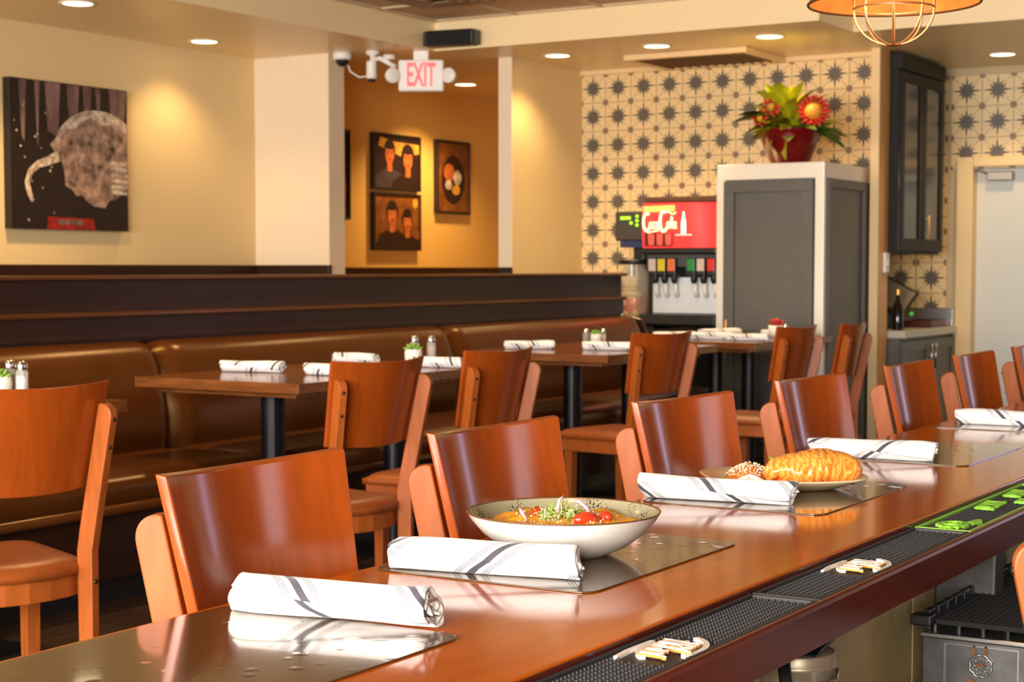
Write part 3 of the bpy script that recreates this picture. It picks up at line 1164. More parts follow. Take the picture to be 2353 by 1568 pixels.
def chair_stile(s):
    x = s * 0.178
    tr = 0.21

    def yf(z):
        return -0.2145 + (0.85 - z) * tr
    zs = 0.50
    out = [(yf(0.850), 0.850)] + [(yf(0.85 - 0.04 * (1 - math.cos(PI / 2 * k / 9))) - 0.008 - 0.0385 * math.sin(PI / 2 * k / 9), 0.81 + 0.041 * math.cos(PI / 2 * k / 9)) for k in range(10)]
    out += [(yf(0.70) - 0.047, 0.70), (yf(zs + 0.03) - 0.049, zs + 0.03), (yf(zs) - 0.046, zs - 0.02), (yf(zs) - 0.045, 0.25), (yf(zs) - 0.042, 0.0),
            (yf(zs) - 0.006, 0.0), (yf(zs), 0.25), (yf(zs) + 0.002, zs - 0.02), (yf(zs + 0.03), zs + 0.03), (yf(0.70), 0.70)]
    m = MB().prism(out, 'x', x - 0.0135, x + 0.0135, 0.003)
    return m.xf(splay(s))


def make_chair(label, loc, rz, group):
    t = thing('wooden_chair', label, 'chair', loc, rz, group)
    bk = obj('backrest', chair_panel(), WOODP, t)
    bk.modifiers.new('even_normals', 'WEIGHTED_NORMAL').weight = 90
    for s in (-1, 1):
        st = obj('stile', chair_stile(s), WOOD, t)
        for z, y in ((0.812, -0.2145 + 0.038 * 0.21 - 0.047), (0.742, -0.2145 + 0.108 * 0.21 - 0.047)):
            obj('bolt', MB().ball((s * 0.178, y, z), 0.006, 1, 0.35, 1, 2).xf(splay(s)), SCREW, st)
        b2 = MB().ball((s * 0.178, -0.187, 0.405), 0.007, 1, 0.6, 1, 2).xf(splay(s))
        obj('bolt', b2, SCREW, st)
    # padded seat with rounded back edge

    def seat_pt(u, v, top):
        q = u * 2 - 1
        y = -0.165 + 0.40 * v
        w = 0.178 + 0.032 * v
        ex = 1 - abs(q) ** 6
        ey = 1 - abs(v * 2 - 1) ** 8
        yy = y + 0.03 * (1 - v) ** 2 - 0.055 * (1 - q * q) * (1 - v) ** 2 + 0.012 * (1 - q * q) * v * v
        if top:
            return (q * w, yy, 0.445 + 0.022 * (max(0, ex * ey)) ** 0.5)
        return (q * w, yy, 0.424)
    b = bmesh.new()
    n = 17
    T = [[b.verts.new(seat_pt(i / (n - 1), j / (n - 1), True)) for j in range(n)] for i in range(n)]
    B = [[b.verts.new(seat_pt(i / (n - 1), j / (n - 1), False)) for j in range(n)] for i in range(n)]
    for i in range(n - 1):
        for j in range(n - 1):
            b.faces.new([T[i][j], T[i + 1][j], T[i + 1][j + 1], T[i][j + 1]])
            b.faces.new([B[i][j], B[i][j + 1], B[i + 1][j + 1], B[i + 1][j]])
    for k in range(n - 1):
        for A in ((T[k][0], T[k + 1][0], B[k + 1][0], B[k][0]), (T[k][n - 1], T[k + 1][n - 1], B[k + 1][n - 1], B[k][n - 1]),
                  (T[0][k], T[0][k + 1], B[0][k + 1], B[0][k]), (T[n - 1][k], T[n - 1][k + 1], B[n - 1][k + 1], B[n - 1][k])):
            b.faces.new(A)
    bmesh.ops.recalc_face_normals(b, faces=b.faces)
    for f in b.faces:
        f.smooth = True
    m = MB()
    m.merge(b)
    obj('seat', m, SEATV, t)
    ap = [(-0.166, -0.128), (-0.12, -0.152), (-0.06, -0.172), (0, -0.180), (0.06, -0.172), (0.12, -0.152), (0.166, -0.128), (0.200, 0.228), (0.1, 0.238), (0, 0.24), (-0.1, 0.238), (-0.200, 0.228)]
    obj('seat_frame', MB().prism(ap, 'z', 0.368, 0.4235, 0.003), WOOD, t)
    for s in (-1, 1):
        lg = MB()
        lg.prism([(0.155, 0.3675), (0.200, 0.3675), (0.192, 0.0), (0.163, 0.0)], 'x', s * 0.172 - 0.02, s * 0.172 + 0.02, 0.003)
        obj('leg', lg, WOOD, t)
    return t


GBC = 'wooden chairs along the bar'
GDC = 'wooden chairs at the dining tables'
c0 = make_chair('wooden chair pulled up to the bar behind the nearest napkin', (1.872, 1.365, 0), rad(180.5), GBC)
for x, y, a, lab in ((2.528, 1.374, 178.5, 'wooden bar chair behind the speckled bowl'), (3.282, 1.376, 174.5, 'wooden bar chair behind the burrito plate'),
                     (4.070, 1.392, 176.5, 'wooden bar chair behind the napkin beyond the burrito'), (4.834, 1.384, 179.5, 'wooden bar chair in front of the tan wooden post'),
                     (5.508, 1.388, 179.0, 'wooden bar chair in front of the white door frame'), (6.22, 1.39, 180.0, 'wooden bar chair at the far end of the bar row')):
    dup(c0, (x, y, 0), rad(a), lab)
dup(c0, (2.262, 0.295, 0), rad(180), 'wooden chair on the bartender side, only a post of its back in view')['group'] = 'chair behind the bar'
for x, y, a, lab in ((2.905, 3.28, -17, 'wooden dining chair with its back to the near left table end'), (4.239, 3.254, -7.9, 'wooden dining chair at the left place of the four napkin table'),
                     (4.975, 3.288, -2.9, 'wooden dining chair at the right place of the four napkin table'), (6.707, 3.496, -13.3, 'wooden dining chair at the middle banquette table'),
                     (7.747, 3.301, -5.3, 'wooden dining chair at the left of the farthest table'), (8.24, 3.21, 4, 'wooden dining chair at the right of the farthest table')):
    dup(c0, (x, y, 0), rad(a), lab, GDC)


# ------------------------------------------------------------------ dining tables
def table(x0, x1, y0, y1, poles, label):
    t = thing('dining_table', label, 'table', ((x0 + x1) / 2, (y0 + y1) / 2, 0), 0, 'dining tables along the banquette')
    hx, hy = (x1 - x0) / 2, (y1 - y0) / 2
    top = MB()
    nb = 7
    top.box(-hx, hx, -hy, hy, 0.737, 0.775, 0.003)
    obj('tabletop', top, TABT, t)
    obj('underframe', MB().box(-hx + 0.07, hx - 0.07, -hy + 0.07, hy - 0.07, 0.716, 0.737, 0.003), TABT, t)
    for px, py in poles:
        lx, ly = px - (x0 + x1) / 2, py - (y0 + y1) / 2
        obj('pole', MB().cyl((lx, ly, 0.024), 0.046, 0.69, 24), BLACKM, t)
        obj('mounting_plate', MB().box(lx - 0.11, lx + 0.11, ly - 0.11, ly + 0.11, 0.707, 0.716), BLACKM, t)
        obj('base_plate', MB().box(lx - 0.24, lx + 0.24, ly - 0.24, ly + 0.24, 0.006, 0.024, 0.006), BLACKM, t)
    return t


table(2.60, 3.84, 3.737, 4.50, [(3.0, 4.12), (3.4, 4.12)], 'wooden dining table at the left edge, behind the nearest dining chair')
table(4.68, 6.10, 3.737, 4.52, [(5.005, 4.12), (5.80, 4.12)], 'wooden dining table laid with four napkins and a succulent')
table(6.985, 8.22, 3.740, 4.55, [(7.33, 4.12), (7.95, 4.12)], 'middle wooden banquette table with small succulent and glass shakers')
table(8.57, 9.74, 3.675, 4.45, [(8.95, 4.08), (9.42, 4.08)], 'farthest wooden table, in front of the tall grey cabinet')

GT = 'rolled napkins on the dining tables'
TZ = 0.7765
kw = dict(nu=18, nt_=84)
for k, (a, b, sl, of, lab) in enumerate((
        ((5.092, 4.449), (5.150, 4.190), 0.7, 0.05, 'napkin roll at the left end of the four napkin table'),
        ((5.115, 4.045), (5.120, 3.800), 0.7, 0.11, 'front napkin roll half hidden by the chair at the four napkin table'),
        ((5.865, 4.49), (5.905, 4.285), -0.7, 0.05, 'napkin roll by the banquette on the four napkin table'),
        ((5.745, 4.000), (5.775, 3.760), -0.7, 0.09, 'napkin roll in front of the succulent on the four napkin table'),
        ((7.270, 4.477), (7.392, 4.265), -0.8, 0.02, 'left napkin roll on the middle table'),
        ((7.395, 4.10), (7.445, 3.835), -0.8, 0.03, 'right napkin roll on the middle table, beside its chair'),
        ((8.745, 4.385), (8.965, 4.22), -0.8, 0.05, 'napkin roll at the left end of the farthest table'),
        ((8.76, 4.18), (8.90, 3.96), -0.8, 0.2, 'plain faced napkin roll in the middle of the farthest table'),
        ((9.28, 4.345), (9.55, 4.20), -0.8, 0.03, 'napkin roll farthest back on the farthest table'),
        ((8.78, 3.935), (8.82, 3.70), -0.8, 0.04, 'napkin roll at the front edge of the farthest table'),
        ((9.40, 3.99), (9.53, 3.73), -0.8, 0.2, 'napkin roll at the right end of the farthest table, above the chair back'))):
    napkin(a, b, TZ, 0.0265, sl, of, 30 + k, lab, GT, **kw)

# ------------------------------------------------------------------ shakers and succulents
SHG = mat('shaker_glass', rgb(225, 226, 220), 0.05, alpha=0.35)
SALT = mat('salt', rgb(238, 232, 224), 0.8)
PEPR = mat('pepper', rgb(120, 92, 62), 0.8)
CHROME = mat('chrome', rgb(214, 208, 200), 0.15, metal=1.0)


def shaker_proto(name, label, fill):
    t = thing(name, label, 'shaker', (0, 0, 0))
    obj('content', MB().lathe([(0, 0.006), (0.0165, 0.006), (0.0165, 0.066), (0, 0.068)], seg=8), fill, t)
    obj('glass', MB().lathe([(0, 0), (0.019, 0), (0.021, 0.004), (0.020, 0.075), (0.0165, 0.088), (0.0165, 0.09)], seg=8, smooth=False), SHG, t)
    obj('lid', MB().lathe([(0.018, 0.086), (0.0185, 0.09), (0.0185, 0.102), (0.016, 0.110), (0.008, 0.115), (0, 0.116)], seg=20), CHROME, t)
    return t


GSH = 'glass shakers on the dining tables'
sp1 = shaker_proto('salt_shaker', '', SALT)
pp1 = shaker_proto('pepper_shaker', '', PEPR)


def pot(label, r, h, ribbed, loc):
    t = thing('potted_succulent', label, 'plant', loc, 0, 'small potted succulents on the tables')
    p = MB()
    n = 32
    prof = [(0, 0), (r * 0.75, 0), (r * 0.95, h * 0.25), (r, h * 0.6), (r * 0.93, h), (r * 0.85, h), (r * 0.85, h * 0.85), (0, h * 0.85)]
    p.lathe(prof, seg=n)
    if ribbed:
        for v in p.bm.verts:
            a = math.atan2(v.co.y, v.co.x)
            k = 1 + 0.04 * math.cos(a * 16)
            v.co.x *= k
            v.co.y *= k
    obj('pot', p, WHITE, t)
    lf = MB()
    rr = random.Random(int(r * 9999))
    for ring, (m, el, L) in enumerate(((9, 0.35, r * 1.15), (7, 0.8, r * 1.05), (5, 1.2, r * 0.9))):
        for k in range(m):
            a = 2 * PI * k / m + ring * 0.4
            d = Vector((math.cos(a) * math.cos(el), math.sin(a) * math.cos(el), math.sin(el)))
            p0 = Vector((0, 0, h * 0.86))
            lf.tube([p0, p0 + d * L * 0.5, p0 + d * L * 0.85, p0 + d * L * 1.1], r * 0.1, 6, taper=[r * 0.12, r * 0.2, r * 0.15, 0.0004])
    obj('rosette', lf, mat('succulent_green', rgb(120, 160, 62), 0.45), t)
    return t


for pr, loc, lab in ((sp1, (6.10, 4.135, 0.775), 'right glass shaker behind the succulent on the four napkin table'),
                     (pp1, (6.065, 4.20, 0.775), 'left glass shaker behind the succulent on the four napkin table')):
    pr.location = loc
    pr['label'] = lab
    pr['group'] = GSH
dup(sp1, (3.752, 4.105, 0.775), 0.3, 'right salt shaker with chrome lid at the left picture edge table', GSH)
dup(pp1, (3.775, 4.185, 0.775), 0.1, 'left glass shaker with chrome lid at the left picture edge table', GSH)
dup(pp1, (8.17, 4.51, 0.775), 0.1, 'left small shaker beside the middle table succulent', GSH).scale = (0.9, 0.9, 0.66)
dup(sp1, (8.20, 4.42, 0.775), 0.3, 'right small shaker beside the middle table succulent', GSH).scale = (0.9, 0.9, 0.66)
dup(sp1, (9.19, 3.755, 0.775), 0.2, 'glass shaker beside the red flower pot on the farthest table', GSH).scale = (0.9, 0.9, 0.75)
pot('spiky succulent in smooth white pot on the four napkin table', 0.038, 0.062, False, (5.95, 4.126, 0.775))
pot('green succulent in ribbed white pot at the left edge of the picture', 0.037, 0.066, True, (3.715, 4.165, 0.775))
pot('tiny succulent in white pot on the middle table', 0.032, 0.05, False, (8.14, 4.43, 0.775))
rp = thing('potted_flower', 'small white pot of red flowers on the farthest table', 'plant', (9.25, 3.83, 0.775))
obj('pot', MB().lathe([(0, 0), (0.035, 0), (0.05, 0.03), (0.052, 0.075), (0.046, 0.075), (0.044, 0.06), (0, 0.06)], seg=24), WHITE, rp)
fb = MB()
for k in range(12):
    fb.ball((rs.uniform(-0.032, 0.032), rs.uniform(-0.032, 0.032), 0.078 + rs.uniform(0, 0.025)), 0.016, jit=0.15, rnd=rs)
obj('blossom', fb, mat('red_blossom', rgb(176, 40, 40), 0.6), rp, label='red blossoms')

# ------------------------------------------------------------------ banquette
bq = thing('banquette', 'long brown leather banquette with dark wood back panel', 'banquette', (0, 4.5, 0))
Y0 = -4.5


def cushion(x0, x1, fn, nu=26, nv=14, ends=True):
    return MB().grid(nu, nv, lambda u, v: fn(x0 + (x1 - x0) * u, u, v))


SEAMS = [0.9, 3.0, 5.10, 7.235, 9.36]
for k in range(4):
    a, b = SEAMS[k] + 0.004, SEAMS[k + 1] - 0.004

    def seatf(x, u, v):
        # profile in (y,z): front bottom -> front top roll -> rear
        pr = [(4.215, 0.345), (4.195, 0.37), (4.185, 0.41), (4.195, 0.445), (4.235, 0.466), (4.32, 0.472), (4.5, 0.472), (4.66, 0.468), (4.74, 0.462), (4.80, 0.45)]
        q = v * (len(pr) - 1)
        i = min(int(q), len(pr) - 2)
        f = q - i
        y = pr[i][0] + (pr[i + 1][0] - pr[i][0]) * f
        z = pr[i][1] + (pr[i + 1][1] - pr[i][1]) * f
        e = min(u, 1 - u) * (2.1)
        s = 1 - max(0, 1 - e / 0.10) ** 2.2
        z = 0.345 + (z - 0.345) * (0.82 + 0.18 * s)
        y = 4.5 + (y - 4.5) * (0.94 + 0.06 * s) if y < 4.5 else y
        return (x, y + Y0, z)

    def backf(x, u, v):
        pr = [(4.70, 0.455), (4.685, 0.52), (4.69, 0.62), (4.715, 0.72), (4.745, 0.81), (4.775, 0.862), (4.81, 0.885), (4.86, 0.890), (4.895, 0.884)]
        q = v * (len(pr) - 1)
        i = min(int(q), len(pr) - 2)
        f = q - i
        y = pr[i][0] + (pr[i + 1][0] - pr[i][0]) * f
        z = pr[i][1] + (pr[i + 1][1] - pr[i][1]) * f
        e = min(u, 1 - u) * (2.1)
        s = 1 - max(0, 1 - e / 0.09) ** 2.2
        y = 4.895 + (y - 4.895) * (0.62 + 0.38 * s)
        z = z if z < 0.8 else z - 0.025 * (1 - s)
        return (x, y + Y0, z)
    obj('seat_cushion', MB().grid(60, 20, lambda u, v: seatf(a + (b - a) * u, u, v)), LEATH, bq)
    obj('back_cushion', MB().grid(60, 20, lambda u, v: backf(a + (b - a) * u, u, v)), LEATH, bq)
obj('seat_base', MB().box(0.9, 9.36, 4.235 + Y0, 4.9 + Y0, 0.10, 0.352), DARKW, bq)
obj('base_trim', MB().tube([(0.9, 4.19 + Y0, 0.350), (9.36, 4.19 + Y0, 0.350)], 0.019, 12), LEATH, bq)
obj('toe_kick', MB().box(0.9, 9.36, 4.29 + Y0, 4.85 + Y0, 0.0, 0.10), BLACKP, bq)
obj('back_panel', MB().box(0.9, 9.33, 4.90 + Y0, 4.99 + Y0, 0.0, 1.135), DARKW, bq)
obj('ledge', MB().box(0.9, 9.335, 4.862 + Y0, 4.90 + Y0, 0.988, 1.010, 0.006), DARKC, bq)
obj('lower_panel', MB().box(0.9, 9.33, 4.885 + Y0, 4.90 + Y0, 0.90, 0.988), DARKW, bq)
obj('cap', MB().box(0.9, 9.345, 4.862 + Y0, 5.03 + Y0, 1.135, 1.153, 0.006), DARKC, bq)
obj('end_trim', MB().tube([(9.37, 4.89 + Y0, 0.885), (9.37, 4.78 + Y0, 0.86), (9.37, 4.72 + Y0, 0.74), (9.37, 4.69 + Y0, 0.60), (9.37, 4.68 + Y0, 0.46)], 0.010), STEEL, bq)
obj('end_panel', MB().prism([(4.20 + Y0, 0.0), (4.20 + Y0, 0.44), (4.66 + Y0, 0.46), (4.70 + Y0, 0.72), (4.76 + Y0, 0.865), (4.90 + Y0, 0.89), (4.90 + Y0, 0)], 'x', 9.34, 9.362, 0.003), DARKW, bq)

# ------------------------------------------------------------------ pictures on the walls
BLK = mat('print_black', rgb(30, 17, 12), 0.4, noise=0.4, nscale=12)
PGREY = mat('print_grey', rgb(176, 142, 122), 0.45, noise=0.75, nscale=16, dark=rgb(40, 26, 20))
PWHT = mat('print_white', rgb(228, 208, 184), 0.45, noise=0.35, nscale=30, dark=rgb(120, 92, 76))
PMAU = mat('print_mauve', rgb(142, 108, 100), 0.45, noise=0.6, nscale=10, stretch=(1, 1, 0.3), dark=rgb(60, 38, 32))
PRED = mat('print_red', rgb(150, 26, 18), 0.45, noise=0.5, nscale=20)


def poly(m, pts, y, mi=0):
    """flat printed shape on a plane facing -y, pts (x,z) counter-clockwise seen from -y"""
    m.faces([(p[0], y, p[1]) for p in pts], [tuple(range(len(pts)))], mi)


art = thing('canvas_print', 'large dark canvas photo with pale shaggy hump and curved white shape', 'picture', (7.24, 7.495, 1.84))
obj('canvas', MB().box(-0.467, 0.467, -0.02, 0.0345, -0.43, 0.43, 0.002), BLK, art)
pr = MB()
y = -0.0205
rr = random.Random(3)
for x0, x1, z1 in ((-0.40, -0.34, 0.10), (-0.28, -0.24, 0.05), (-0.20, -0.08, 0.14), (-0.03, 0.07, 0.18), (0.10, 0.17, 0.2), (0.20, 0.25, 0.22), (0.31, 0.46, 0.24)):
    poly(pr, [(x0 + 0.02, z1), (x1 - 0.02, z1 - 0.03), (x1, 0.425), (x0, 0.425)], y, 0)
hump0 = [(0.465, -0.12), (0.465, 0.235)] + [(0.44 - 0.06 * k, 0.25 + 0.055 * math.sin(k * 0.5) - (0.004 * k * k if k > 4 else 0)) for k in range(1, 8)] + [(-0.09, 0.10), (-0.12, 0.03), (-0.05, -0.06), (0.02, -0.15), (0.08, -0.21), (0.16, -0.22), (0.26, -0.25), (0.36, -0.20)]
hc = (0.22, 0.02)
hump = []
for k in range(40):
    a = 2 * PI * k / 40
    rx, rz = (0.36, 0.27) if math.sin(a) > 0 else (0.31, 0.30)
    jag = 1 + (0.05 * math.sin(7 * a) + 0.04 * math.sin(17 * a + 1)) * (1 if math.sin(a) < 0.3 else 0.2)
    hump.append((min(0.465, hc[0] + rx * math.cos(a) * jag), hc[1] + rz * math.sin(a) * jag))
poly(pr, hump, y - 0.0003, 1)
cap_o = [(hc[0] + 0.36 * math.cos(rad(a)), hc[1] + 0.27 * math.sin(rad(a))) for a in range(46, 172, 6)]
cap_i = [(hc[0] + 0.335 * math.cos(rad(a)), hc[1] - 0.01 + 0.225 * math.sin(rad(a)) + 0.012 * math.sin(a)) for a in range(168, 44, -6)]
for k in range(20):
    a0, a1 = 46 + 6 * k, 52 + 6 * k
    q = lambda a, i: (min(0.465, hc[0] + (0.36 if not i else 0.33 + 0.012 * math.sin(a * 0.7)) * math.cos(rad(a))), hc[1] + (0.27 if not i else 0.205 + 0.02 * math.sin(a * 0.9)) * math.sin(rad(a)))
    poly(pr, [q(a1, 1), q(a0, 1), q(a0, 0), q(a1, 0)], y - 0.0006, 2)
for k in range(6):
    z = -0.03 - 0.035 * k
    poly(pr, [(0.32, z), (0.46, z - 0.005), (0.46, z + 0.018), (0.33, z + 0.022)], y - 0.0006, 2)
tail = [(-0.10, 0.0), (-0.18, -0.03), (-0.26, -0.055), (-0.32, -0.10), (-0.345, -0.16), (-0.33, -0.22), (-0.305, -0.27)]
wd = [0.032, 0.026, 0.022, 0.02, 0.019, 0.019, 0.012]
L, R = [], []
for k, (px, pz) in enumerate(tail):
    a = Vector(tail[max(0, k - 1)])
    b = Vector(tail[min(len(tail) - 1, k + 1)])
    d = (b - a).normalized()
    L.append((px - d.y * wd[k], pz + d.x * wd[k]))
    R.append((px + d.y * wd[k], pz - d.x * wd[k]))
poly(pr, L + R[::-1], y - 0.0009, 2)
for k in range(16):
    x, z = rr.uniform(-0.44, -0.1), rr.uniform(-0.4, 0.3)
    s = rr.uniform(0.004, 0.009)
    poly(pr, [(x + s * math.cos(i * PI / 3), z + s * math.sin(i * PI / 3)) for i in range(6)], y - 0.0003, 2)
poly(pr, [(-0.20, -0.428), (0.19, -0.428), (0.17, -0.36), (-0.19, -0.355)], y - 0.0003, 3)
poly(pr, [(-0.11, -0.40), (0.09, -0.40), (0.09, -0.37), (-0.11, -0.37)], y - 0.0006, 0)
obj('printed_photo', pr, [PMAU, PGREY, PWHT, PRED], art)

SKIN = mat('print_skin', rgb(196, 104, 48), 0.4, noise=0.4, nscale=24)
PDK = mat('print_dark', rgb(44, 26, 20), 0.4, noise=0.4, nscale=18)
PBRN = mat('print_brown', rgb(132, 76, 30), 0.4, noise=0.6, nscale=14)
PBLU = mat('print_slate', rgb(66, 56, 60), 0.4, noise=0.4, nscale=16)
PYEL = mat('print_yellow', rgb(222, 160, 60), 0.4, noise=0.5, nscale=12)
FRM = mat('picture_frame', rgb(34, 26, 22), 0.4)


def ell(cx, cz, rx, rz, n=18, a0=0.0, a1=2 * PI):
    return [(cx + rx * math.cos(a0 + (a1 - a0) * k / n), cz + rz * math.sin(a0 + (a1 - a0) * k / n)) for k in range(n if abs(a1 - a0) > 6 else n + 1)]


def framed(label, x0, x1, z0, z1, shapes, bgm):
    t = thing('framed_picture', label, 'picture', ((x0 + x1) / 2, 7.63, (z0 + z1) / 2), 0, 'pictures on the corridor wall')
    hx, hz = (x1 - x0) / 2, (z1 - z0) / 2
    obj('backing', MB().box(-hx + 0.012, hx - 0.012, -0.012, 0.02, -hz + 0.012, hz - 0.012), bgm, t)
    f = MB()
    w = 0.02
    for a in ((-hx, hx, -hz, -hz + w), (-hx, hx, hz - w, hz), (-hx, -hx + w, -hz + w, hz - w), (hx - w, hx, -hz + w, hz - w)):
        f.box(a[0], a[1], -0.022, 0.02, a[2], a[3], 0.002)
    obj('frame', f, FRM, t)
    pr = MB()
    mats = []
    for k, (m, pts) in enumerate(shapes):
        if m not in mats:
            mats.append(m)
        poly(pr, [(max(-hx + w, min(hx - w, p[0])), max(-hz + w, min(hz - w, p[1]))) for p in pts], -0.0124 - 0.0003 * k, mats.index(m))
    obj('printed_photo', pr, mats, t)
    return t


def bust(cx, cz, s, hair, face, body, hairbig=1.0):
    sh = [(cx - 0.19 * s, -0.3), (cx + 0.19 * s, -0.3), (cx + 0.185 * s, cz - 0.20 * s), (cx + 0.15 * s, cz - 0.135 * s), (cx + 0.06 * s, cz - 0.10 * s), (cx, cz - 0.115 * s), (cx - 0.06 * s, cz - 0.10 * s), (cx - 0.15 * s, cz - 0.135 * s), (cx - 0.185 * s, cz - 0.20 * s)]
    f = [(body, sh), (hair, ell(cx, cz + 0.022 * s, 0.066 * s * hairbig, 0.078 * s)),
         (face, [(cx - 0.028 * s, cz - 0.115 * s), (cx + 0.028 * s, cz - 0.115 * s), (cx + 0.028 * s, cz - 0.04 * s), (cx - 0.028 * s, cz - 0.04 * s)]),
         (face, ell(cx, cz - 0.002 * s, 0.050 * s, 0.066 * s)), (hair, ell(cx, cz + 0.052 * s, 0.050 * s, 0.022 * s))]
    for k in (-1, 1):
        f.append((hair, ell(cx + k * 0.020 * s, cz + 0.012 * s, 0.010 * s, 0.0045 * s, 8)))
    f.append((PRED, ell(cx, cz - 0.036 * s, 0.018 * s, 0.006 * s, 8)))
    f.append((PWHT, ell(cx + 0.10 * s, cz - 0.20 * s, 0.02 * s, 0.008 * s, 8)))
    return f


framed('framed photo of two people, upper one of the stacked pair', 10.46, 11.09, 1.785, 2.216,
       [(PYEL, [(0.05, 0.05), (0.3, 0.08), (0.3, 0.15), (-0.05, 0.16), (-0.22, 0.19), (-0.25, 0.12)])] + bust(-0.10, 0.06, 1.15, PDK, SKIN, PBLU) + bust(0.14, 0.03, 1.2, PDK, SKIN, PDK, 1.1), PDK)
framed('framed photo of two people, lower one of the stacked pair', 10.46, 11.09, 1.322, 1.765,
       [(PYEL, ell(0.24, 0.15, 0.035, 0.04))] + bust(-0.07, 0.05, 1.15, PDK, SKIN, PDK) + bust(0.13, 0.0, 1.05, PDK, SKIN, PDK), PBRN)
framed('narrow framed food picture to the right of the stacked pair', 11.322, 11.804, 1.625, 2.216,
       [(PDK, ell(0.0, -0.02, 0.17, 0.2)), (SKIN, ell(-0.06, 0.04, 0.08, 0.07)), (PWHT, ell(0.06, 0.0, 0.06, 0.06)), (PWHT, ell(-0.07, -0.06, 0.05, 0.04)), (PYEL, ell(0.04, -0.1, 0.06, 0.04))], PBRN)
framed('framed picture half hidden by the wall column', 9.70, 10.165, 1.545, 2.21, [(PRED, ell(0.05, -0.1, 0.14, 0.2)), (PWHT, ell(0.1, 0.0, 0.06, 0.08))], PDK)

# ------------------------------------------------------------------ ceiling fittings
GDL = 'recessed ceiling lights'


def downlight(x, y, label, power=55, zc=None):
    t = thing('ceiling_light', label, 'light', (x, y, zc or ZL), 0, GDL)
    obj('trim_ring', MB().lathe([(0.082, 0.0), (0.098, -0.002), (0.098, -0.006), (0.088, -0.009), (0.078, -0.006), (0.078, 0.0)], seg=32), WHITE, t)
    obj('lens', MB().lathe([(0.0, -0.004), (0.079, -0.004)], seg=32), LAMPW, t)
    l = bpy.data.lights.new('downlight_lamp', 'SPOT')
    l.energy = power
    l.color = (1.0, 0.68, 0.32)
    l.spot_size = rad(125)
    l.spot_blend = 0.7
    l.shadow_soft_size = 0.07
    o = bpy.data.objects.new('downlight_lamp', l)
    o.location = (0, 0, -0.03)
    o.parent = t
    COL.objects.link(o)
    return t


downlight(8.108, 7.20, 'recessed ceiling light near the dark canvas', 23)
downlight(9.866, 5.668, 'recessed ceiling light by the white post, leftmost of the row of three', 32)
downlight(9.776, 4.887, 'recessed ceiling light, middle of the row of three before the star tiles', 60)
downlight(9.735, 4.10, 'recessed ceiling light above the potted flowers', 60)
downlight(11.341, 3.119, 'recessed ceiling light in front of the tiled door wall', 34)
downlight(11.026, 7.15, 'recessed ceiling light in the corridor beyond the exit sign', 115)
downlight(5.2, 7.10, 'recessed ceiling light above the left wall, out at the left', 80)
downlight(6.6, 6.75, 'recessed ceiling light over the banquette passage', 80)

for k, x in enumerate((2.8, 4.6, 6.4, 8.1)):  # unseen row, added for warm banquette highlights and general fill
    downlight(x, 4.3, ('nearest', 'second', 'third', 'fourth')[k] + ' added recessed light of the unseen row above the dining tables, over the frame', 70, ZH + 0.011)
vt = thing('ceiling_vent', 'white framed dark rectangular vent in the soffit before the star tiles', 'vent', (10.40, 4.84, ZL))
vb = MB()
vb.box(-0.30, 0.30, -0.40, 0.40, -0.03, -0.001, 0.003)
obj('housing', vb, mat('vent_dark', rgb(110, 78, 46), 0.6), vt)
vf = MB()
for a in ((-0.33, -0.285, -0.44, 0.44), (0.285, 0.33, -0.44, 0.44), (-0.285, 0.285, -0.44, -0.395), (-0.285, 0.285, 0.395, 0.44)):
    vf.box(a[0], a[1], a[2], a[3], -0.040, -0.002, 0.004)
obj('frame', vf, TRIMC, vt)
for k in range(12):
    o = obj('slat', MB().box(-0.28, 0.28, -0.004, 0.004, -0.040, -0.030), mat('vent_slat', rgb(128, 92, 56), 0.5), vt)
    o.location = (0, -0.36 + k * 0.066, 0)

sd = thing('ceiling_diffuser', 'square stepped air diffuser in the raised ceiling', 'vent', (8.42, 5.66, ZH + 0.012))
for k in range(5):
    s = 0.30 - 0.055 * k
    b = MB()
    for a in ((-s, s, -s, -s + 0.022), (-s, s, s - 0.022, s), (-s, -s + 0.022, -s + 0.022, s - 0.022), (s - 0.022, s, -s + 0.022, s - 0.022)):
        b.box(a[0], a[1], a[2], a[3], -0.018 - 0.004 * k, -0.010 - 0.004 * k)
    obj('ring', b, mat('diffuser', rgb(150, 118, 86), 0.5), sd)
obj('backing', MB().box(-0.29, 0.29, -0.29, 0.29, -0.010, -0.002), mat('diffuser_dark', rgb(58, 42, 30), 0.7), sd)

# loudspeaker on the soffit corner
spk = thing('loudspeaker', 'small black loudspeaker mounted at the soffit corner', 'speaker', (9.19, 6.06, 2.655), rad(8))
obj('cabinet', MB().prism([(-0.17, -0.045), (0.17, -0.045), (0.17, 0.055), (-0.17, 0.055)], 'x', -0.06, 0.03, 0.008), BLACKP, spk)
obj('grille', MB().box(-0.066, -0.058, -0.155, 0.155, -0.036, 0.046, 0.004), mat('grille_cloth', rgb(16, 15, 15), 0.85), spk)
for s in (-1, 1):
    obj('end_cap', MB().box(-0.05, 0.025, s * 0.178 - 0.008, s * 0.178 + 0.008, -0.04, 0.05, 0.004), BLACKP, spk)
obj('bracket', MB().box(0.03, 0.068, -0.02, 0.02, -0.02, 0.02), BLACKM, spk)

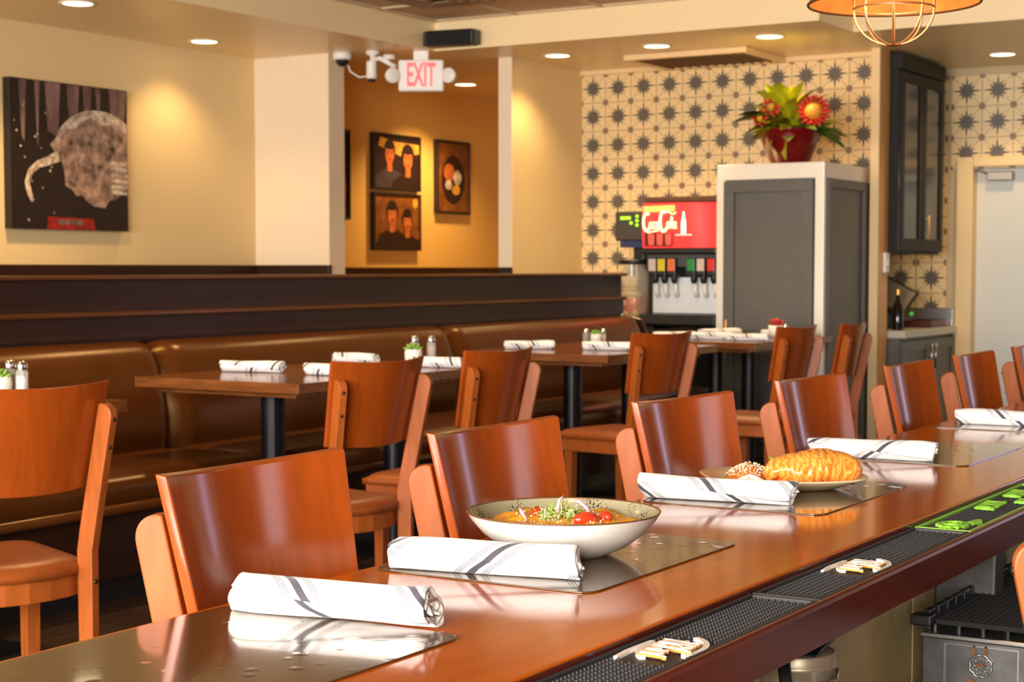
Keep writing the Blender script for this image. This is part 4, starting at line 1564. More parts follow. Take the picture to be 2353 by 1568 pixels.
# exit sign
ex = thing('exit_sign', 'white EXIT sign with red letters and two lamp heads', 'sign', (9.20, 6.31, 2.435), rad(30))
obj('housing', MB().box(-0.025, 0.025, -0.148, 0.148, -0.100, 0.105, 0.012), WHITE, ex)
obj('canopy', MB().box(-0.02, 0.02, -0.05, 0.05, 0.10, 0.1645, 0.006), WHITE, ex)
me = text_mesh('EXIT', 0.165, 0.002, frameM((-0.0265, 0, 0.0), (0, -1, 0), (0, 0, 1)) @ Matrix.Scale(0.56, 4, (1, 0, 0)) @ Matrix.Scale(1.28, 4, (0, 1, 0)), 0, 0.004)
me.materials.append(emis('exit_red', (1.0, 0.10, 0.11, 1), 0.75))
obj('lettering', me, None, ex)
for s in (1, -1):
    h = obj('lamp_head', MB().lathe([(0, 0), (0.03, 0.004), (0.045, 0.03), (0.05, 0.06), (0.046, 0.064), (0.0, 0.058)], seg=24).xf(Matrix.Translation((-0.0, s * 0.205, 0.0)) @ Matrix.Rotation(rad(-90), 4, 'Y') @ Matrix.Rotation(rad(s * 25), 4, 'X')), WHITE, ex)
    obj('lamp_arm', MB().tube([(0, s * 0.14, 0.0), (0.0, s * 0.20, 0.0)], 0.011), WHITE, h)

# cameras by the column
dc = thing('dome_camera', 'white dome security camera on the ceiling by the column', 'camera', (9.0, 6.80, ZL))
obj('base', MB().lathe([(0, -0.001), (0.06, -0.001), (0.062, -0.03), (0.056, -0.05), (0, -0.05)], seg=28), WHITE, dc)
obj('dome', MB().lathe([(0.045, -0.05), (0.04, -0.07), (0.026, -0.088), (0, -0.094)], seg=28), BLACKP, dc)
obj('cable', MB().tube([(0.04, 0.0, -0.04), (0.06, -0.02, -0.12), (0.08, -0.08, -0.16), (0.1, -0.16, -0.15)], 0.005), WHITE, dc)
bc = thing('bullet_camera', 'white bullet security camera hanging beside the exit sign', 'camera', (9.05, 6.59, ZL))
obj('mount', MB().lathe([(0, -0.001), (0.045, -0.001), (0.045, -0.02), (0.02, -0.03), (0.016, -0.07), (0, -0.07)], seg=20).lathe([(0, 0), (0.04, 0.0), (0.04, 0.03), (0, 0.03)], c=(0.03, -0.11, -0.06), seg=16).tube([(0, 0, -0.06), (0.0, -0.06, -0.05), (0.03, -0.16, -0.11)], 0.016), WHITE, bc)
obj('barrel', MB().lathe([(0, 0.0), (0.032, 0.0), (0.034, -0.01), (0.034, -0.11), (0.03, -0.115), (0, -0.115)], c=(0, 0.01, -0.065), seg=24), WHITE, bc)
obj('eye', MB().lathe([(0, -0.0), (0.026, -0.0), (0.026, -0.018), (0, -0.02)], c=(0, 0.01, -0.18), seg=24), BLACKP, bc)

# ------------------------------------------------------------------ tall grey cabinet with flowers
tc = thing('tall_cabinet', 'tall slate grey cabinet with silver edges, under the potted flowers', 'cabinet', (9.85, 4.14, 0))
CY0, CY1, CX1, CT = -0.355, 0.352, 0.80, 1.835
obj('body', MB().box(0.02, CX1, CY0 + 0.006, CY1, 0.0, CT - 0.10), BLUEG, tc)
sl = MB()
sl.box(0.0, 0.05, CY1 - 0.05, CY1 + 0.004, 0, CT - 0.095, 0.003)
sl.box(0.0, 0.05, CY0 - 0.004, CY0 + 0.055, 0, CT - 0.095, 0.003)
sl.box(0.0, CX1, CY0 - 0.004, CY1 + 0.004, CT - 0.10, CT, 0.005)
obj('silver_trim', sl, SILV, tc, label='silver edging and top')
dr = obj('door', MB().box(-0.006, 0.0195, CY0 + 0.06, CY1 - 0.055, 0.09, CT - 0.108, 0.002), BLUEG, tc)
rl = MB()
yA, yB, zA, zB = CY0 + 0.06, CY1 - 0.055, 0.09, CT - 0.108
for a in ((yA, yB, zB - 0.07, zB), (yA, yB, zA, zA + 0.09), (yA, yA + 0.07, zA + 0.09, zB - 0.07), (yB - 0.07, yB, zA + 0.09, zB - 0.07)):
    rl.box(-0.028, -0.0062, a[0], a[1], a[2], a[3], 0.002)
obj('door_rail', rl, BLUEG, dr)
obj('handle', MB().tube([(-0.045, CY1 - 0.085, 0.62), (-0.045, CY1 - 0.085, 0.86)], 0.007).tube([(-0.045, CY1 - 0.085, 0.65), (-0.02, CY1 - 0.085, 0.65)], 0.005).tube([(-0.045, CY1 - 0.085, 0.83), (-0.02, CY1 - 0.085, 0.83)], 0.005), TRIMO, dr)
sp = MB()
for a in ((0.06, CX1 - 0.004, 1.68, 1.735), (0.06, CX1 - 0.004, 0.02, 0.11), (0.06, 0.11, 0.11, 1.68), (CX1 - 0.10, CX1 - 0.004, 0.11, 1.68)):
    sp.box(a[0], a[1], CY0 - 0.016, CY0 + 0.006, a[2], a[3], 0.002)
obj('side_frame', sp, BLUEG, tc)

# potted flowers on the cabinet
pf = thing('flower_pot', 'dark red pot of yellow green leaves and orange protea flowers', 'plant', (10.02, 4.075, CT))
obj('pot', MB().lathe([(0, 0), (0.115, 0), (0.12, 0.003), (0.205, 0.205), (0.208, 0.212), (0.198, 0.212), (0.185, 0.17), (0, 0.17)], seg=40), mat('red_glaze', rgb(112, 16, 16), 0.18, coat=0.4), pf)
obj('soil', MB().lathe([(0, 0.176), (0.187, 0.172)], seg=24), mat('soil', rgb(60, 44, 30), 0.9), pf)


def leaf_mb(L, W, curl):
    def fn(u, v):
        q = v * 2 - 1
        w = W * math.sin(PI * min(1, u * 0.97 + 0.03)) ** 0.75
        return (L * u, q * w, -curl * L * u * u + 0.22 * abs(q) * w)
    return MB().grid(9, 5, fn)


LG = [mat('leaf_lime', rgb(176, 178, 26), 0.4, noise=0.3, nscale=14), mat('leaf_green', rgb(70, 96, 22), 0.4, noise=0.3, nscale=14),
      mat('leaf_yellow', rgb(200, 164, 28), 0.4, noise=0.35, nscale=14, dark=rgb(120, 130, 30)), mat('leaf_dark', rgb(36, 54, 18), 0.4)]
lr = random.Random(11)
lm = [leaf_mb(0.21, 0.046, 0.35).mesh('leaf', LG[k]) for k in range(4)]
camdir = Vector((-0.92, -0.37, 0))
side = Vector((0.37, -0.92, 0))


def leaf(base, d, sc, k, roll=0.0, w=1.0):
    d = Vector(d).normalized()
    o = obj('leaf', lm[k], None, pf)
    up = Vector((0, 0, 1))
    y = up.cross(d)
    if y.length < 0.05:
        y = side.copy()
    y.normalize()
    z = d.cross(y)
    M = Matrix((d, y, z)).transposed().to_4x4() @ Matrix.Rotation(roll, 4, 'X')
    o.matrix_local = Matrix.Translation(base) @ M @ Matrix.Diagonal((sc, sc * w, sc, 1))
    return o


for k in range(84):
    a = lr.uniform(-1, 1)
    el = lr.uniform(0.0, 1.35)
    fb_ = lr.uniform(-0.6, 1.0)
    d = side * a * math.cos(el) + camdir * fb_ * 0.7 * math.cos(el) + Vector((0, 0, math.sin(el)))
    bs = side * (a * 0.10) + camdir * fb_ * 0.06 + Vector((0, 0, 0.17 + lr.uniform(0, 0.13) * (1 - abs(a))))
    leaf(bs, d, lr.uniform(0.6, 1.1), lr.choice((0, 0, 0, 0, 1, 1, 2, 2, 2)), lr.uniform(-0.7, 0.7))
for d0, z0, s, k in (((-0.3, 0.8), 0.30, 1.1, 0), ((0.55, 0.7), 0.30, 1.1, 0), ((0.0, 0.3), 0.28, 0.9, 0), ((-0.6, 0.3), 0.26, 0.9, 1), ((0.35, 0.25), 0.25, 0.9, 2), ((-0.2, 0.1), 0.24, 0.9, 2), ((0.2, 0.05), 0.22, 0.9, 1), ((-0.9, 0.0), 0.23, 0.9, 1), ((-0.75, -0.1), 0.21, 0.9, 2),
                     ((-0.15, 0.35), 0.36, 1.0, 0), ((-0.45, 0.55), 0.33, 1.0, 0), ((0.3, 0.5), 0.33, 1.0, 0), ((0.1, 0.6), 0.34, 0.9, 0),
                     ((-1, 0.2), 0.27, 1.2, 3), ((-1, 0.45), 0.27, 1.0, 3), ((1, 0.1), 0.2, 1.1, 1), ((1, -0.2), 0.2, 1.15, 1), ((1, 0.3), 0.23, 1.0, 0),
                     ((-0.5, -0.6), 0.22, 0.9, 2), ((-0.65, -0.2), 0.22, 1.0, 2), ((-0.2, -0.7), 0.21, 0.9, 2)):
    leaf(side * d0[0] * 0.12 + camdir * 0.13 + Vector((0, 0, z0)), side * d0[0] + Vector((0, 0, d0[1])) + camdir * 0.25, s, k, 0.3)
# broad dark leaf at upper left
bl = obj('leaf', MB().grid(12, 7, lambda u, v: (0.13 * u, (v - 0.5) * 0.15 * math.sin(PI * min(1, 0.08 + 0.92 * u)) ** 0.6, 0.03 * abs(v - 0.5) - 0.03 * u * u)), LG[3], pf)
d = (side * -0.75 + Vector((0, 0, 0.65))).normalized()
yv = camdir.cross(d).normalized()
bl.matrix_local = Matrix.Translation(side * -0.11 + camdir * 0.05 + Vector((0, 0, 0.28))) @ Matrix((d, yv, d.cross(yv))).transposed().to_4x4()
for k in range(12):
    a = lr.uniform(-1, 1)
    b0 = Vector((lr.uniform(-.08, .08), lr.uniform(-.08, .08), 0.17))
    b1 = b0 + side * a * 0.16 + Vector((0, 0, lr.uniform(0.1, 0.22)))
    obj('stem', MB().tube([b0, (b0 + b1) / 2 + Vector((0, 0, 0.03)), b1], 0.004, 6), LG[1], pf)
PET = mat('protea_petal', rgb(226, 62, 40), 0.5, noise=0.3, nscale=40)
PCN = mat('protea_heart', rgb(238, 160, 48), 0.6, noise=0.25, nscale=60, bump=0.6, bscale=160)
for sx, h, s, nd, mat_n in ((0.145, 0.315, 1.0, 16, 0), (-0.115, 0.345, 0.66, 7, 0), (-0.185, 0.275, 0.58, 7, 0)):
    c = side * sx + camdir * 0.17 + Vector((0, 0, h))
    ax = (camdir + Vector((0, 0, 0.25)) + side * (0.5 if sx < 0 else 0.0)).normalized()
    hb_ = MB().ball((0, 0, 0), (0.058 if s > 0.9 else 0.036) * s, 1, 1, 1.0, 3, jit=0.04, rnd=lr)
    f = obj('flower', hb_, PCN, pf)
    u = ax.cross(Vector((0, 0, 1))).normalized()
    f.matrix_local = Matrix.Translation(c) @ Matrix((u, ax.cross(u), ax)).transposed().to_4x4()
    for row in (0, 1):
        for k in range(nd):
            a = 2 * PI * (k + row * 0.5) / nd
            p = MB()
            r0, r1 = 0.045 * s, (0.108 - 0.016 * row) * s
            dirv = Vector((math.cos(a), math.sin(a), 0))
            p.tube([dirv * r0 + Vector((0, 0, -0.03 * s)), dirv * (r0 + r1) / 2 + Vector((0, 0, (-0.015 + 0.02 * row) * s)), dirv * r1 + Vector((0, 0, (0.0 + 0.035 * row) * s))], 0.01 * s, 6,
                   taper=[0.010 * s, 0.015 * s, 0.003 * s])
            obj('petal', p, PET, f)

# ------------------------------------------------------------------ drink station
ct = thing('service_counter', 'black service counter under the soda dispenser', 'counter', (10.2, 5.20, 0))
obj('carcass', MB().box(-0.30, 0.56, -0.69, 0.73, 0, 0.765), BLACKP, ct)
obj('worktop', MB().box(-0.36, 0.56, -0.70, 0.76, 0.765, 0.79, 0.004), BLACKP, ct)
for k in range(3):
    obj('door', MB().box(-0.318, -0.30, -0.66 + k * 0.46, -0.22 + k * 0.46, 0.08, 0.74, 0.003), BLACKM, ct)

sm = thing('soda_dispenser', 'soda dispenser with red lit header, six valves and white splash panel', 'dispenser', (9.9, 4.78, 0.79))
SY0, SY1 = -0.275, 0.252
REDL = emis('sign_red', (0.90, 0.035, 0.03, 1), 0.62)
REDD = mat('sign_red_dull', rgb(210, 24, 30), 0.2, coat=0.6)


def hdr(u, v):
    yy = SY1 + (SY0 - SY1) * u
    q = max(0, u - 0.62) / 0.38
    x = -0.012 * math.sin(PI * v) + 0.09 * q * q
    return (x - 0.02, yy, 0.525 + 0.29 * v)


hd = MB().grid(24, 8, hdr)
header = obj('header', hd, REDL, sm, label='red lit header')
obj('header_case', MB().box(0.09, 0.5, SY0, SY1, 0.50, 0.825, 0.01), BLACKP, sm)
obj('header_lid', MB().box(-0.015, 0.5, SY0, SY1 - 0.01, 0.818, 0.855, 0.008), mat('lid_brown', rgb(92, 60, 36), 0.4), sm)
obj('header_base', MB().box(-0.035, 0.42, SY0, SY1 + 0.01, 0.485, 0.525, 0.01), BLACKP, sm)
# glowing photo area under the script, left part of header
ph = MB()
ph2 = MB()
ph2.faces([(-0.036, SY1 - 0.01, 0.755), (-0.036, SY1 - 0.01, 0.795), (-0.036, 0.015, 0.80), (-0.036, 0.015, 0.76)], [(0, 1, 2, 3)], 0)
ph.faces([(-0.036, SY1 - 0.02, 0.535), (-0.036, SY1 - 0.02, 0.625), (-0.036, 0.03, 0.62), (-0.036, 0.03, 0.535)], [(0, 1, 2, 3)], 1)
for k in range(3):
    y = SY1 - 0.05 - k * 0.062
    ph.faces([(-0.0365, y, 0.545), (-0.0365, y + 0.005, 0.615), (-0.0365, y - 0.04, 0.615), (-0.0365, y - 0.035, 0.545)], [(0, 1, 2, 3)], 2)
obj('header_band', ph2, emis('sign_orange', (1.0, 0.45, 0.10, 1), 0.9), header)
obj('header_print', ph, [emis('sign_orange', (1.0, 0.45, 0.10, 1), 0.9), mat('sign_dark', rgb(90, 30, 26), 0.3), emis('sign_red2', (1.0, 0.09, 0.05, 1), 0.5)], header)
bt = MB()
out = [(0.0, 0.0), (0.016, 0.0), (0.017, 0.05), (0.014, 0.085), (0.006, 0.115), (0.005, 0.14), (0, 0.142)]
prof = out + [(-a, b) for a, b in out[::-1][1:-1]]
bt.faces([(-0.0325, -0.045 - a, 0.615 + b) for a, b in prof], [tuple(range(len(prof)))[::-1]])
obj('bottle_mark', bt, emis('sign_white', (1.0, 0.93, 0.78, 1), 1.5), header)
bl_ = MB().faces([(-0.034, -0.105, 0.604), (-0.034, 0.012, 0.604), (-0.034, 0.012, 0.611), (-0.034, -0.105, 0.611)], [(0, 1, 2, 3)])
obj('caption_line', bl_, emis('sign_cream', (1.0, 0.62, 0.42, 1), 0.9), header)
# script lettering drawn as strokes (x right, y up), reading Coca-Cola
S = []


def arc(cx, cy, rx, ry, a0, a1, n=14):
    return [(cx + rx * math.cos(rad(a0 + (a1 - a0) * k / n)), cy + ry * math.sin(rad(a0 + (a1 - a0) * k / n))) for k in range(n + 1)]


S.append((arc(1.5, 2.2, 1.25, 2.0, 55, 315), 0.30))
S.append((arc(3.05, 1.45, 0.5, 0.75, 0, 360), 0.22))
S.append((arc(4.35, 1.45, 0.5, 0.75, 60, 310), 0.22))
S.append((arc(5.45, 1.45, 0.48, 0.72, 0, 360), 0.22))
S.append(([(5.95, 2.2), (5.9, 1.0), (6.1, 0.72), (6.35, 0.85)], 0.22))
S.append(([(6.25, 1.75), (6.95, 1.95)], 0.20))
S.append((arc(8.0, 2.3, 1.35, 2.3, 60, 318), 0.32))
S.append(([(8.6, 4.3), (9.4, 4.6), (10.6, 4.2), (11.6, 3.9), (12.6, 4.3)], 0.22))
S.append((arc(9.75, 1.45, 0.52, 0.75, 0, 360), 0.22))
S.append(([(10.7, 0.9), (10.75, 2.4), (11.05, 3.5), (11.3, 3.0), (10.95, 1.4), (11.0, 0.8), (11.35, 0.8)], 0.22))
S.append((arc(12.1, 1.45, 0.48, 0.72, 0, 360), 0.22))
S.append(([(12.6, 2.2), (12.55, 1.0), (12.75, 0.72), (13.0, 0.85)], 0.22))
S.append(([(0.9, 0.35), (2.2, -0.2), (4.2, 0.1), (6.3, 0.3)], 0.14))
lt = MB()
k_ = 0.0188
for pts, w in S:
    lt.tube([(-0.040, SY1 - 0.012 - (x - 0.2) * k_, 0.625 + (yv_ + 0.15) * 0.0285) for x, yv_ in pts], (w * 0.026 if w > 0.25 else 0.0038), 6)
obj('script_lettering', lt, emis('script_cream', (1.0, 0.80, 0.42, 1), 1.35), header)
obj('back_housing', MB().box(0.12, 0.5, SY0, SY1, 0.10, 0.485), BLACKP, sm)
obj('valve_bar', MB().box(0.02, 0.12, SY0, SY1 - 0.01, 0.40, 0.485, 0.006), mat('valve_grey', rgb(70, 68, 68), 0.4), sm)
VC = [rgb(206, 186, 176), rgb(222, 196, 30), rgb(232, 112, 62), rgb(36, 138, 72), rgb(214, 196, 176), rgb(222, 42, 40)]
VY = [0.185, 0.119, 0.048, -0.092, -0.160, -0.232]
for k in range(6):
    v = obj('valve', MB().box(-0.02, 0.10, VY[k] - 0.029, VY[k] + 0.029, 0.345, 0.46, 0.006), BLACKP, sm)
    vl = MB().box(-0.024, -0.018, VY[k] - 0.026, VY[k] + 0.026, 0.375, 0.455, 0.003)
    obj('valve_label', vl, [mat('valve_label_%s' % 'abcdef'[k], VC[k], 0.35, noise=0.15, nscale=60)], v)
    nzl = MB().lathe([(0.022, 0), (0.022, -0.03), (0.014, -0.05), (0, -0.05)], c=(0.03, VY[k], 0.345), seg=16)
    obj('nozzle', nzl, BLACKP, v)
    lv = MB().tube([(0.05, VY[k], 0.33), (0.04, VY[k] - 0.004, 0.25), (0.055, VY[k] - 0.008, 0.21)], 0.014, 8)
    obj('lever', lv, WHITE, v)
obj('splash_panel', MB().box(0.085, 0.118, SY0, SY1 - 0.02, 0.10, 0.335, 0.006), mat('splash_white', rgb(226, 230, 234), 0.3), sm)
obj('drip_tray', MB().prism([(-0.06, 0.03), (-0.05, 0.095), (0.12, 0.10), (0.12, 0.015), (-0.03, 0.015)], 'y', SY0, SY1 + 0.012, 0.006), BLACKP, sm)
for yy in (-0.22, 0.2):
    obj('foot', MB().box(0.0, 0.4, yy - 0.02, yy + 0.02, 0.0, 0.0155), BLACKP, sm)

# fruit water jar
jar = thing('drink_jar', 'clear beverage jar with fruit in red drink beside the soda dispenser', 'jar', (9.98, 5.145, 0.79))
obj('drink', MB().lathe([(0, 0.05), (0.082, 0.05), (0.086, 0.07), (0.086, 0.20), (0, 0.20)], seg=28), mat('red_drink', rgb(196, 60, 24), 0.3, noise=0.5, nscale=22, dark=rgb(120, 30, 16)), jar)
obj('fruit', MB().ball((-0.06, 0.02, 0.09), 0.034, jit=0.05).ball((-0.05, -0.03, 0.10), 0.034, jit=0.05), mat('lemon', rgb(214, 190, 40), 0.4), jar)
obj('ice', MB().ball((-0.02, 0.0, 0.22), 0.06, 1.1, 1.1, 0.6, jit=0.08).ball((-0.05, 0.03, 0.17), 0.04, jit=0.1), mat('pale_fruit', rgb(232, 214, 176), 0.3), jar)
obj('glass', MB().lathe([(0, 0.04), (0.09, 0.04), (0.095, 0.06), (0.095, 0.36), (0.07, 0.40), (0.068, 0.42)], seg=32), mat('jar_glass', rgb(236, 226, 200), 0.06, alpha=0.32), jar)
obj('lid', MB().lathe([(0, 0.45), (0.10, 0.45), (0.104, 0.44), (0.104, 0.42), (0, 0.418)], seg=28), BLACKP, jar)
obj('pump', MB().cyl((-0.03, 0, 0.34), 0.02, 0.08, 16), STEEL, jar)
obj('tap', MB().ball((-0.108, 0.03, 0.09), 0.016).tube([(-0.09, 0.03, 0.09), (-0.12, 0.03, 0.09), (-0.125, 0.03, 0.06)], 0.008), STEEL, jar)
obj('stand', MB().cyl((0, 0, 0), 0.085, 0.042, 24), mat('jar_stand', rgb(150, 70, 30), 0.5), jar)
lf = obj('garnish_leaf', leaf_mb(0.09, 0.02, 0.2), LG[0], jar)
lf.location = (-0.06, 0.07, 0.24)
lf.rotation_euler = (0, -1.0, 1.6)

tb = thing('tea_brewer', 'black brewer with green indicator lights left of the red header', 'machine', (10.42, 5.36, 0.79))
obj('column', MB().box(0.06, 0.26, -0.12, 0.02, 0.0, 0.58), BLACKP, tb)
obj('head', MB().box(-0.14, 0.26, -0.16, 0.09, 0.58, 0.78, 0.01), mat('brewer_grey', rgb(62, 56, 52), 0.4), tb)
obj('blue_band', MB().box(-0.12, 0.24, -0.16, 0.06, 0.535, 0.58), mat('blue_band', rgb(46, 58, 104), 0.4), tb)
gl = MB()
gl.box(-0.145, -0.139, -0.03, 0.045, 0.725, 0.745)
for y, z in ((-0.035, 0.70), (-0.08, 0.745), (-0.08, 0.715), (-0.08, 0.685)):
    gl.ball((-0.142, y, z), 0.011)
obj('indicator_light', gl, emis('led_green', (0.35, 1.0, 0.02, 1), 0.9), tb)
obj('spout', MB().box(-0.08, 0.06, -0.10, -0.02, 0.44, 0.535, 0.006), BLACKP, tb)

# ------------------------------------------------------------------ service nook at right
uc = thing('wall_cabinet', 'dark upper wall cabinet with two glass doors beside the tan post', 'cabinet', (11.2, 3.62, 1.28))
obj('carcass', MB().box(-0.40, 0.50, 0.022, 0.53, 0, 1.28), mat('cabinet_slate', rgb(36, 33, 30), 0.6, spec=0.25), uc)
for k in range(2):
    x0 = -0.40 + 0.452 * k
    d = obj('door', MB().box(x0 + 0.004, x0 + 0.444, 0.006, 0.022, 0.02, 1.19), BROWNG, uc, label='dark glass door')
    f = MB()
    for a in ((x0 + 0.004, x0 + 0.444, 0.02, 0.10), (x0 + 0.004, x0 + 0.444, 1.12, 1.19), (x0 + 0.004, x0 + 0.07, 0.10, 1.12), (x0 + 0.378, x0 + 0.444, 0.10, 1.12)):
        f.box(a[0], a[1], -0.004, 0.006, a[2], a[3], 0.002)
    obj('door_frame', f, mat('cabinet_slate', rgb(36, 33, 30), 0.6, spec=0.25), d)
obj('handle', MB().tube([(0.115, -0.03, 0.10), (0.115, -0.03, 0.26)], 0.007).tube([(0.115, -0.03, 0.12), (0.115, 0.0, 0.12)], 0.005).tube([(0.115, -0.03, 0.24), (0.115, 0.0, 0.24)], 0.005), TRIMO, uc)
obj('crown', MB().box(-0.41, 0.51, -0.01, 0.53, 1.20, 1.30, 0.004), mat('cabinet_slate', rgb(36, 33, 30), 0.6, spec=0.25), uc)

lc = thing('base_cabinet', 'low slate cabinet with pale stone worktop in the service nook', 'cabinet', (11.35, 3.60, 0))
obj('carcass', MB().box(-0.53, 0.62, 0.02, 0.54, 0, 0.722), BLUEG, lc)
obj('worktop', MB().box(-0.53, 0.635, -0.02, 0.54, 0.722, 0.772, 0.005), mat('pale_stone', rgb(196, 190, 172), 0.3), lc)
for k in range(2):
    x0 = -0.52 + 0.57 * k
    d = obj('door', MB().box(x0, x0 + 0.56, 0.004, 0.02, 0.06, 0.70, 0.002), BLUEG, lc)
    f = MB()
    for a in ((x0, x0 + 0.56, 0.06, 0.13), (x0, x0 + 0.56, 0.63, 0.70), (x0, x0 + 0.07, 0.13, 0.63), (x0 + 0.49, x0 + 0.56, 0.13, 0.63)):
        f.box(a[0], a[1], -0.008, 0.004, a[2], a[3], 0.002)
    obj('door_rail', f, BLUEG, d)
    hx_ = x0 + (0.52 if k == 0 else 0.04)
    obj('handle', MB().tube([(hx_, -0.03, 0.50), (hx_, -0.03, 0.67)], 0.008), STEEL, d)
obj('backsplash', MB().box(0.56, 0.635, 0.0, 0.54, 0.772, 0.90, 0.004), STEEL, lc)
pos = thing('tilted_screen', 'tilted tablet screen with black frame on the nook worktop', 'screen', (11.30, 3.86, 0.772), rad(-62))
M = Matrix.Translation((0, 0, 0.235)) @ Matrix.Rotation(rad(-30), 4, 'X') @ Matrix.Rotation(rad(33), 4, 'Y')
obj('screen_case', MB().box(-0.17, 0.17, -0.012, 0.012, -0.115, 0.115, 0.008).xf(M), BLACKP, pos)
obj('display', MB().box(-0.15, 0.15, -0.0135, -0.0122, -0.098, 0.098).xf(M), mat('pos_display', rgb(150, 134, 104), 0.15), pos)
obj('stand', MB().prism([(-0.07, 0), (0.07, 0), (0.02, 0.22), (-0.02, 0.22)], 'y', 0.02, 0.05, 0.004), BLACKP, pos)
obj('foot', MB().box(-0.1, 0.1, -0.08, 0.09, 0, 0.015, 0.004), BLACKP, pos)
obj('indicator_light', MB().ball((0.15, -0.03, 0.10), 0.014), emis('led_green2', (0.03, 0.5, 0.08, 1), 0.5), pos)
for k, (x, y, s, lab) in enumerate(((10.96, 3.68, 1.0, 'dark bottle with gold neck standing by the tilted screen'), (10.86, 3.74, 0.7, 'short dark bottle nearest the tan post on the nook worktop'))):
    b = thing('bottle', lab, 'bottle', (x, y, 0.772))
    b.scale = (s, s, s)
    obj('body', MB().lathe([(0, 0), (0.036, 0), (0.038, 0.01), (0.038, 0.15), (0.014, 0.20), (0.014, 0.24), (0, 0.24)], seg=20), mat('bottle_dark', rgb(30, 24, 18), 0.1), b)
    obj('cap', MB().cyl((0, 0, 0.235), 0.016, 0.035, 16), mat('gold_cap', rgb(206, 140, 66), 0.3, metal=0.6), b)
tr = thing('wooden_tray', 'dark red tray on the nook worktop by the steel backsplash', 'tray', (11.69, 3.75, 0.772))
obj('tray_base', MB().box(-0.2, 0.2, -0.13, 0.13, 0, 0.012), mat('tray_red', rgb(84, 30, 18), 0.4), tr)
tl = MB()
for a in ((-0.2, 0.2, -0.13, -0.118), (-0.2, 0.2, 0.118, 0.13), (-0.2, -0.188, -0.118, 0.118), (0.188, 0.2, -0.118, 0.118)):
    tl.box(a[0], a[1], a[2], a[3], 0.012, 0.05, 0.002)
obj('tray_rim', tl, mat('tray_red', rgb(84, 30, 18), 0.4), tr)
lsw = thing('wall_switch', 'small white switch box on the tan post', 'switch', (10.74, 3.699, 1.22))
obj('plate', MB().box(-0.04, 0.04, -0.02, 0, -0.065, 0.065, 0.004), WHITE, lsw)
obj('toggle', MB().box(-0.012, 0.012, -0.026, -0.019, -0.02, 0.02, 0.002), WHITE, lsw)

# ------------------------------------------------------------------ pendant lamp
LC = (3.33, 1.135)
RZ = 1.712
pn = thing('pendant_lamp', 'pendant lamp with brass lined shade and wire cage over the bar', 'lamp', (LC[0], LC[1], RZ))
SHIN = mat('shade_inside', rgb(222, 150, 72), 0.5, metal=0.3, noise=0.3, nscale=16)
SHOUT = mat('shade_outside', rgb(92, 66, 44), 0.4, metal=0.6)
R0 = 0.170
obj('shade', MB().lathe([(R0, 0), (R0 * 0.93, 0.028), (R0 * 0.72, 0.075), (R0 * 0.45, 0.115), (0.045, 0.14), (0.032, 0.17), (0.0, 0.172)], seg=56), SHOUT, pn)
obj('shade_lining', MB().lathe([(R0 - 0.002, 0.0005), (R0 * 0.93 - 0.003, 0.027), (R0 * 0.72 - 0.003, 0.073), (R0 * 0.45 - 0.003, 0.112), (0.043, 0.136), (0.0, 0.138)], seg=56), SHIN, pn)
obj('rim', MB().tube([(R0 * math.cos(2 * PI * k / 48), R0 * math.sin(2 * PI * k / 48), 0) for k in range(48)], 0.003, 6, cyc=True), mat('rim_rust', rgb(110, 66, 36), 0.4, metal=0.5), pn)
CGM = mat('cage_wire', rgb(176, 122, 80), 0.35, metal=0.6)
cg = MB()
rc_, zt, zb_ = 0.079, 0.10, -0.085
for k in range(8):
    a = 2 * PI * (k + 0.4) / 8
    pts = [(rc_ * math.cos(a), rc_ * math.sin(a), zt), (rc_ * math.cos(a), rc_ * math.sin(a), -0.012)]
    for j in range(1, 9):
        q = PI / 2 * j / 8
        pts.append((rc_ * math.cos(q) * math.cos(a), rc_ * math.cos(q) * math.sin(a), -0.012 - 0.072 * math.sin(q)))
    w = obj('cage_wire', MB().tube(pts, 0.0022, 6), CGM, pn)
obj('cage_ring', MB().tube([(rc_ * math.cos(2 * PI * k / 40), rc_ * math.sin(2 * PI * k / 40), -0.010) for k in range(40)], 0.0022, 6, cyc=True), CGM, pn)
obj('bulb', MB().lathe([(0, 0.012), (0.016, 0.015), (0.029, 0.03), (0.032, 0.048), (0.026, 0.072), (0.014, 0.092), (0.013, 0.12), (0, 0.12)], seg=24), emis('bulb_glow', (1.0, 0.82, 0.52, 1), 9.0), pn)
obj('socket', MB().cyl((0, 0, 0.118), 0.017, 0.03, 16), BLACKM, pn)
obj('cord', MB().tube([(0, 0, 0.17), (0, 0, ZH + 0.0 - RZ)], 0.004, 6), BLACKP, pn)
obj('ceiling_rose', MB().lathe([(0, ZH - RZ - 0.02), (0.05, ZH - RZ - 0.02), (0.055, ZH - RZ), (0, ZH - RZ)], seg=20), BLACKM, pn)
pl_ = bpy.data.lights.new('pendant_glow', 'POINT')
pl_.energy = 1.1
pl_.color = (1.0, 0.74, 0.44)
pl_.shadow_soft_size = 0.03
po = bpy.data.objects.new('pendant_glow', pl_)
po.location = (0, 0, -0.002)
po.parent = pn
COL.objects.link(po)
SHN = [(1.75, 1.135)]  # second pendant, out of view, added for its light
for k, (x, y) in enumerate(SHN):
    q = dup(pn, (x, y, RZ + 0.12), 0.3 * k, 'added pendant lamp over the bar, unseen outside the frame, number %d from the near end' % (k + 1))
    q['label'] = 'added unseen pendant lamp over the near end of the bar, above the frame'

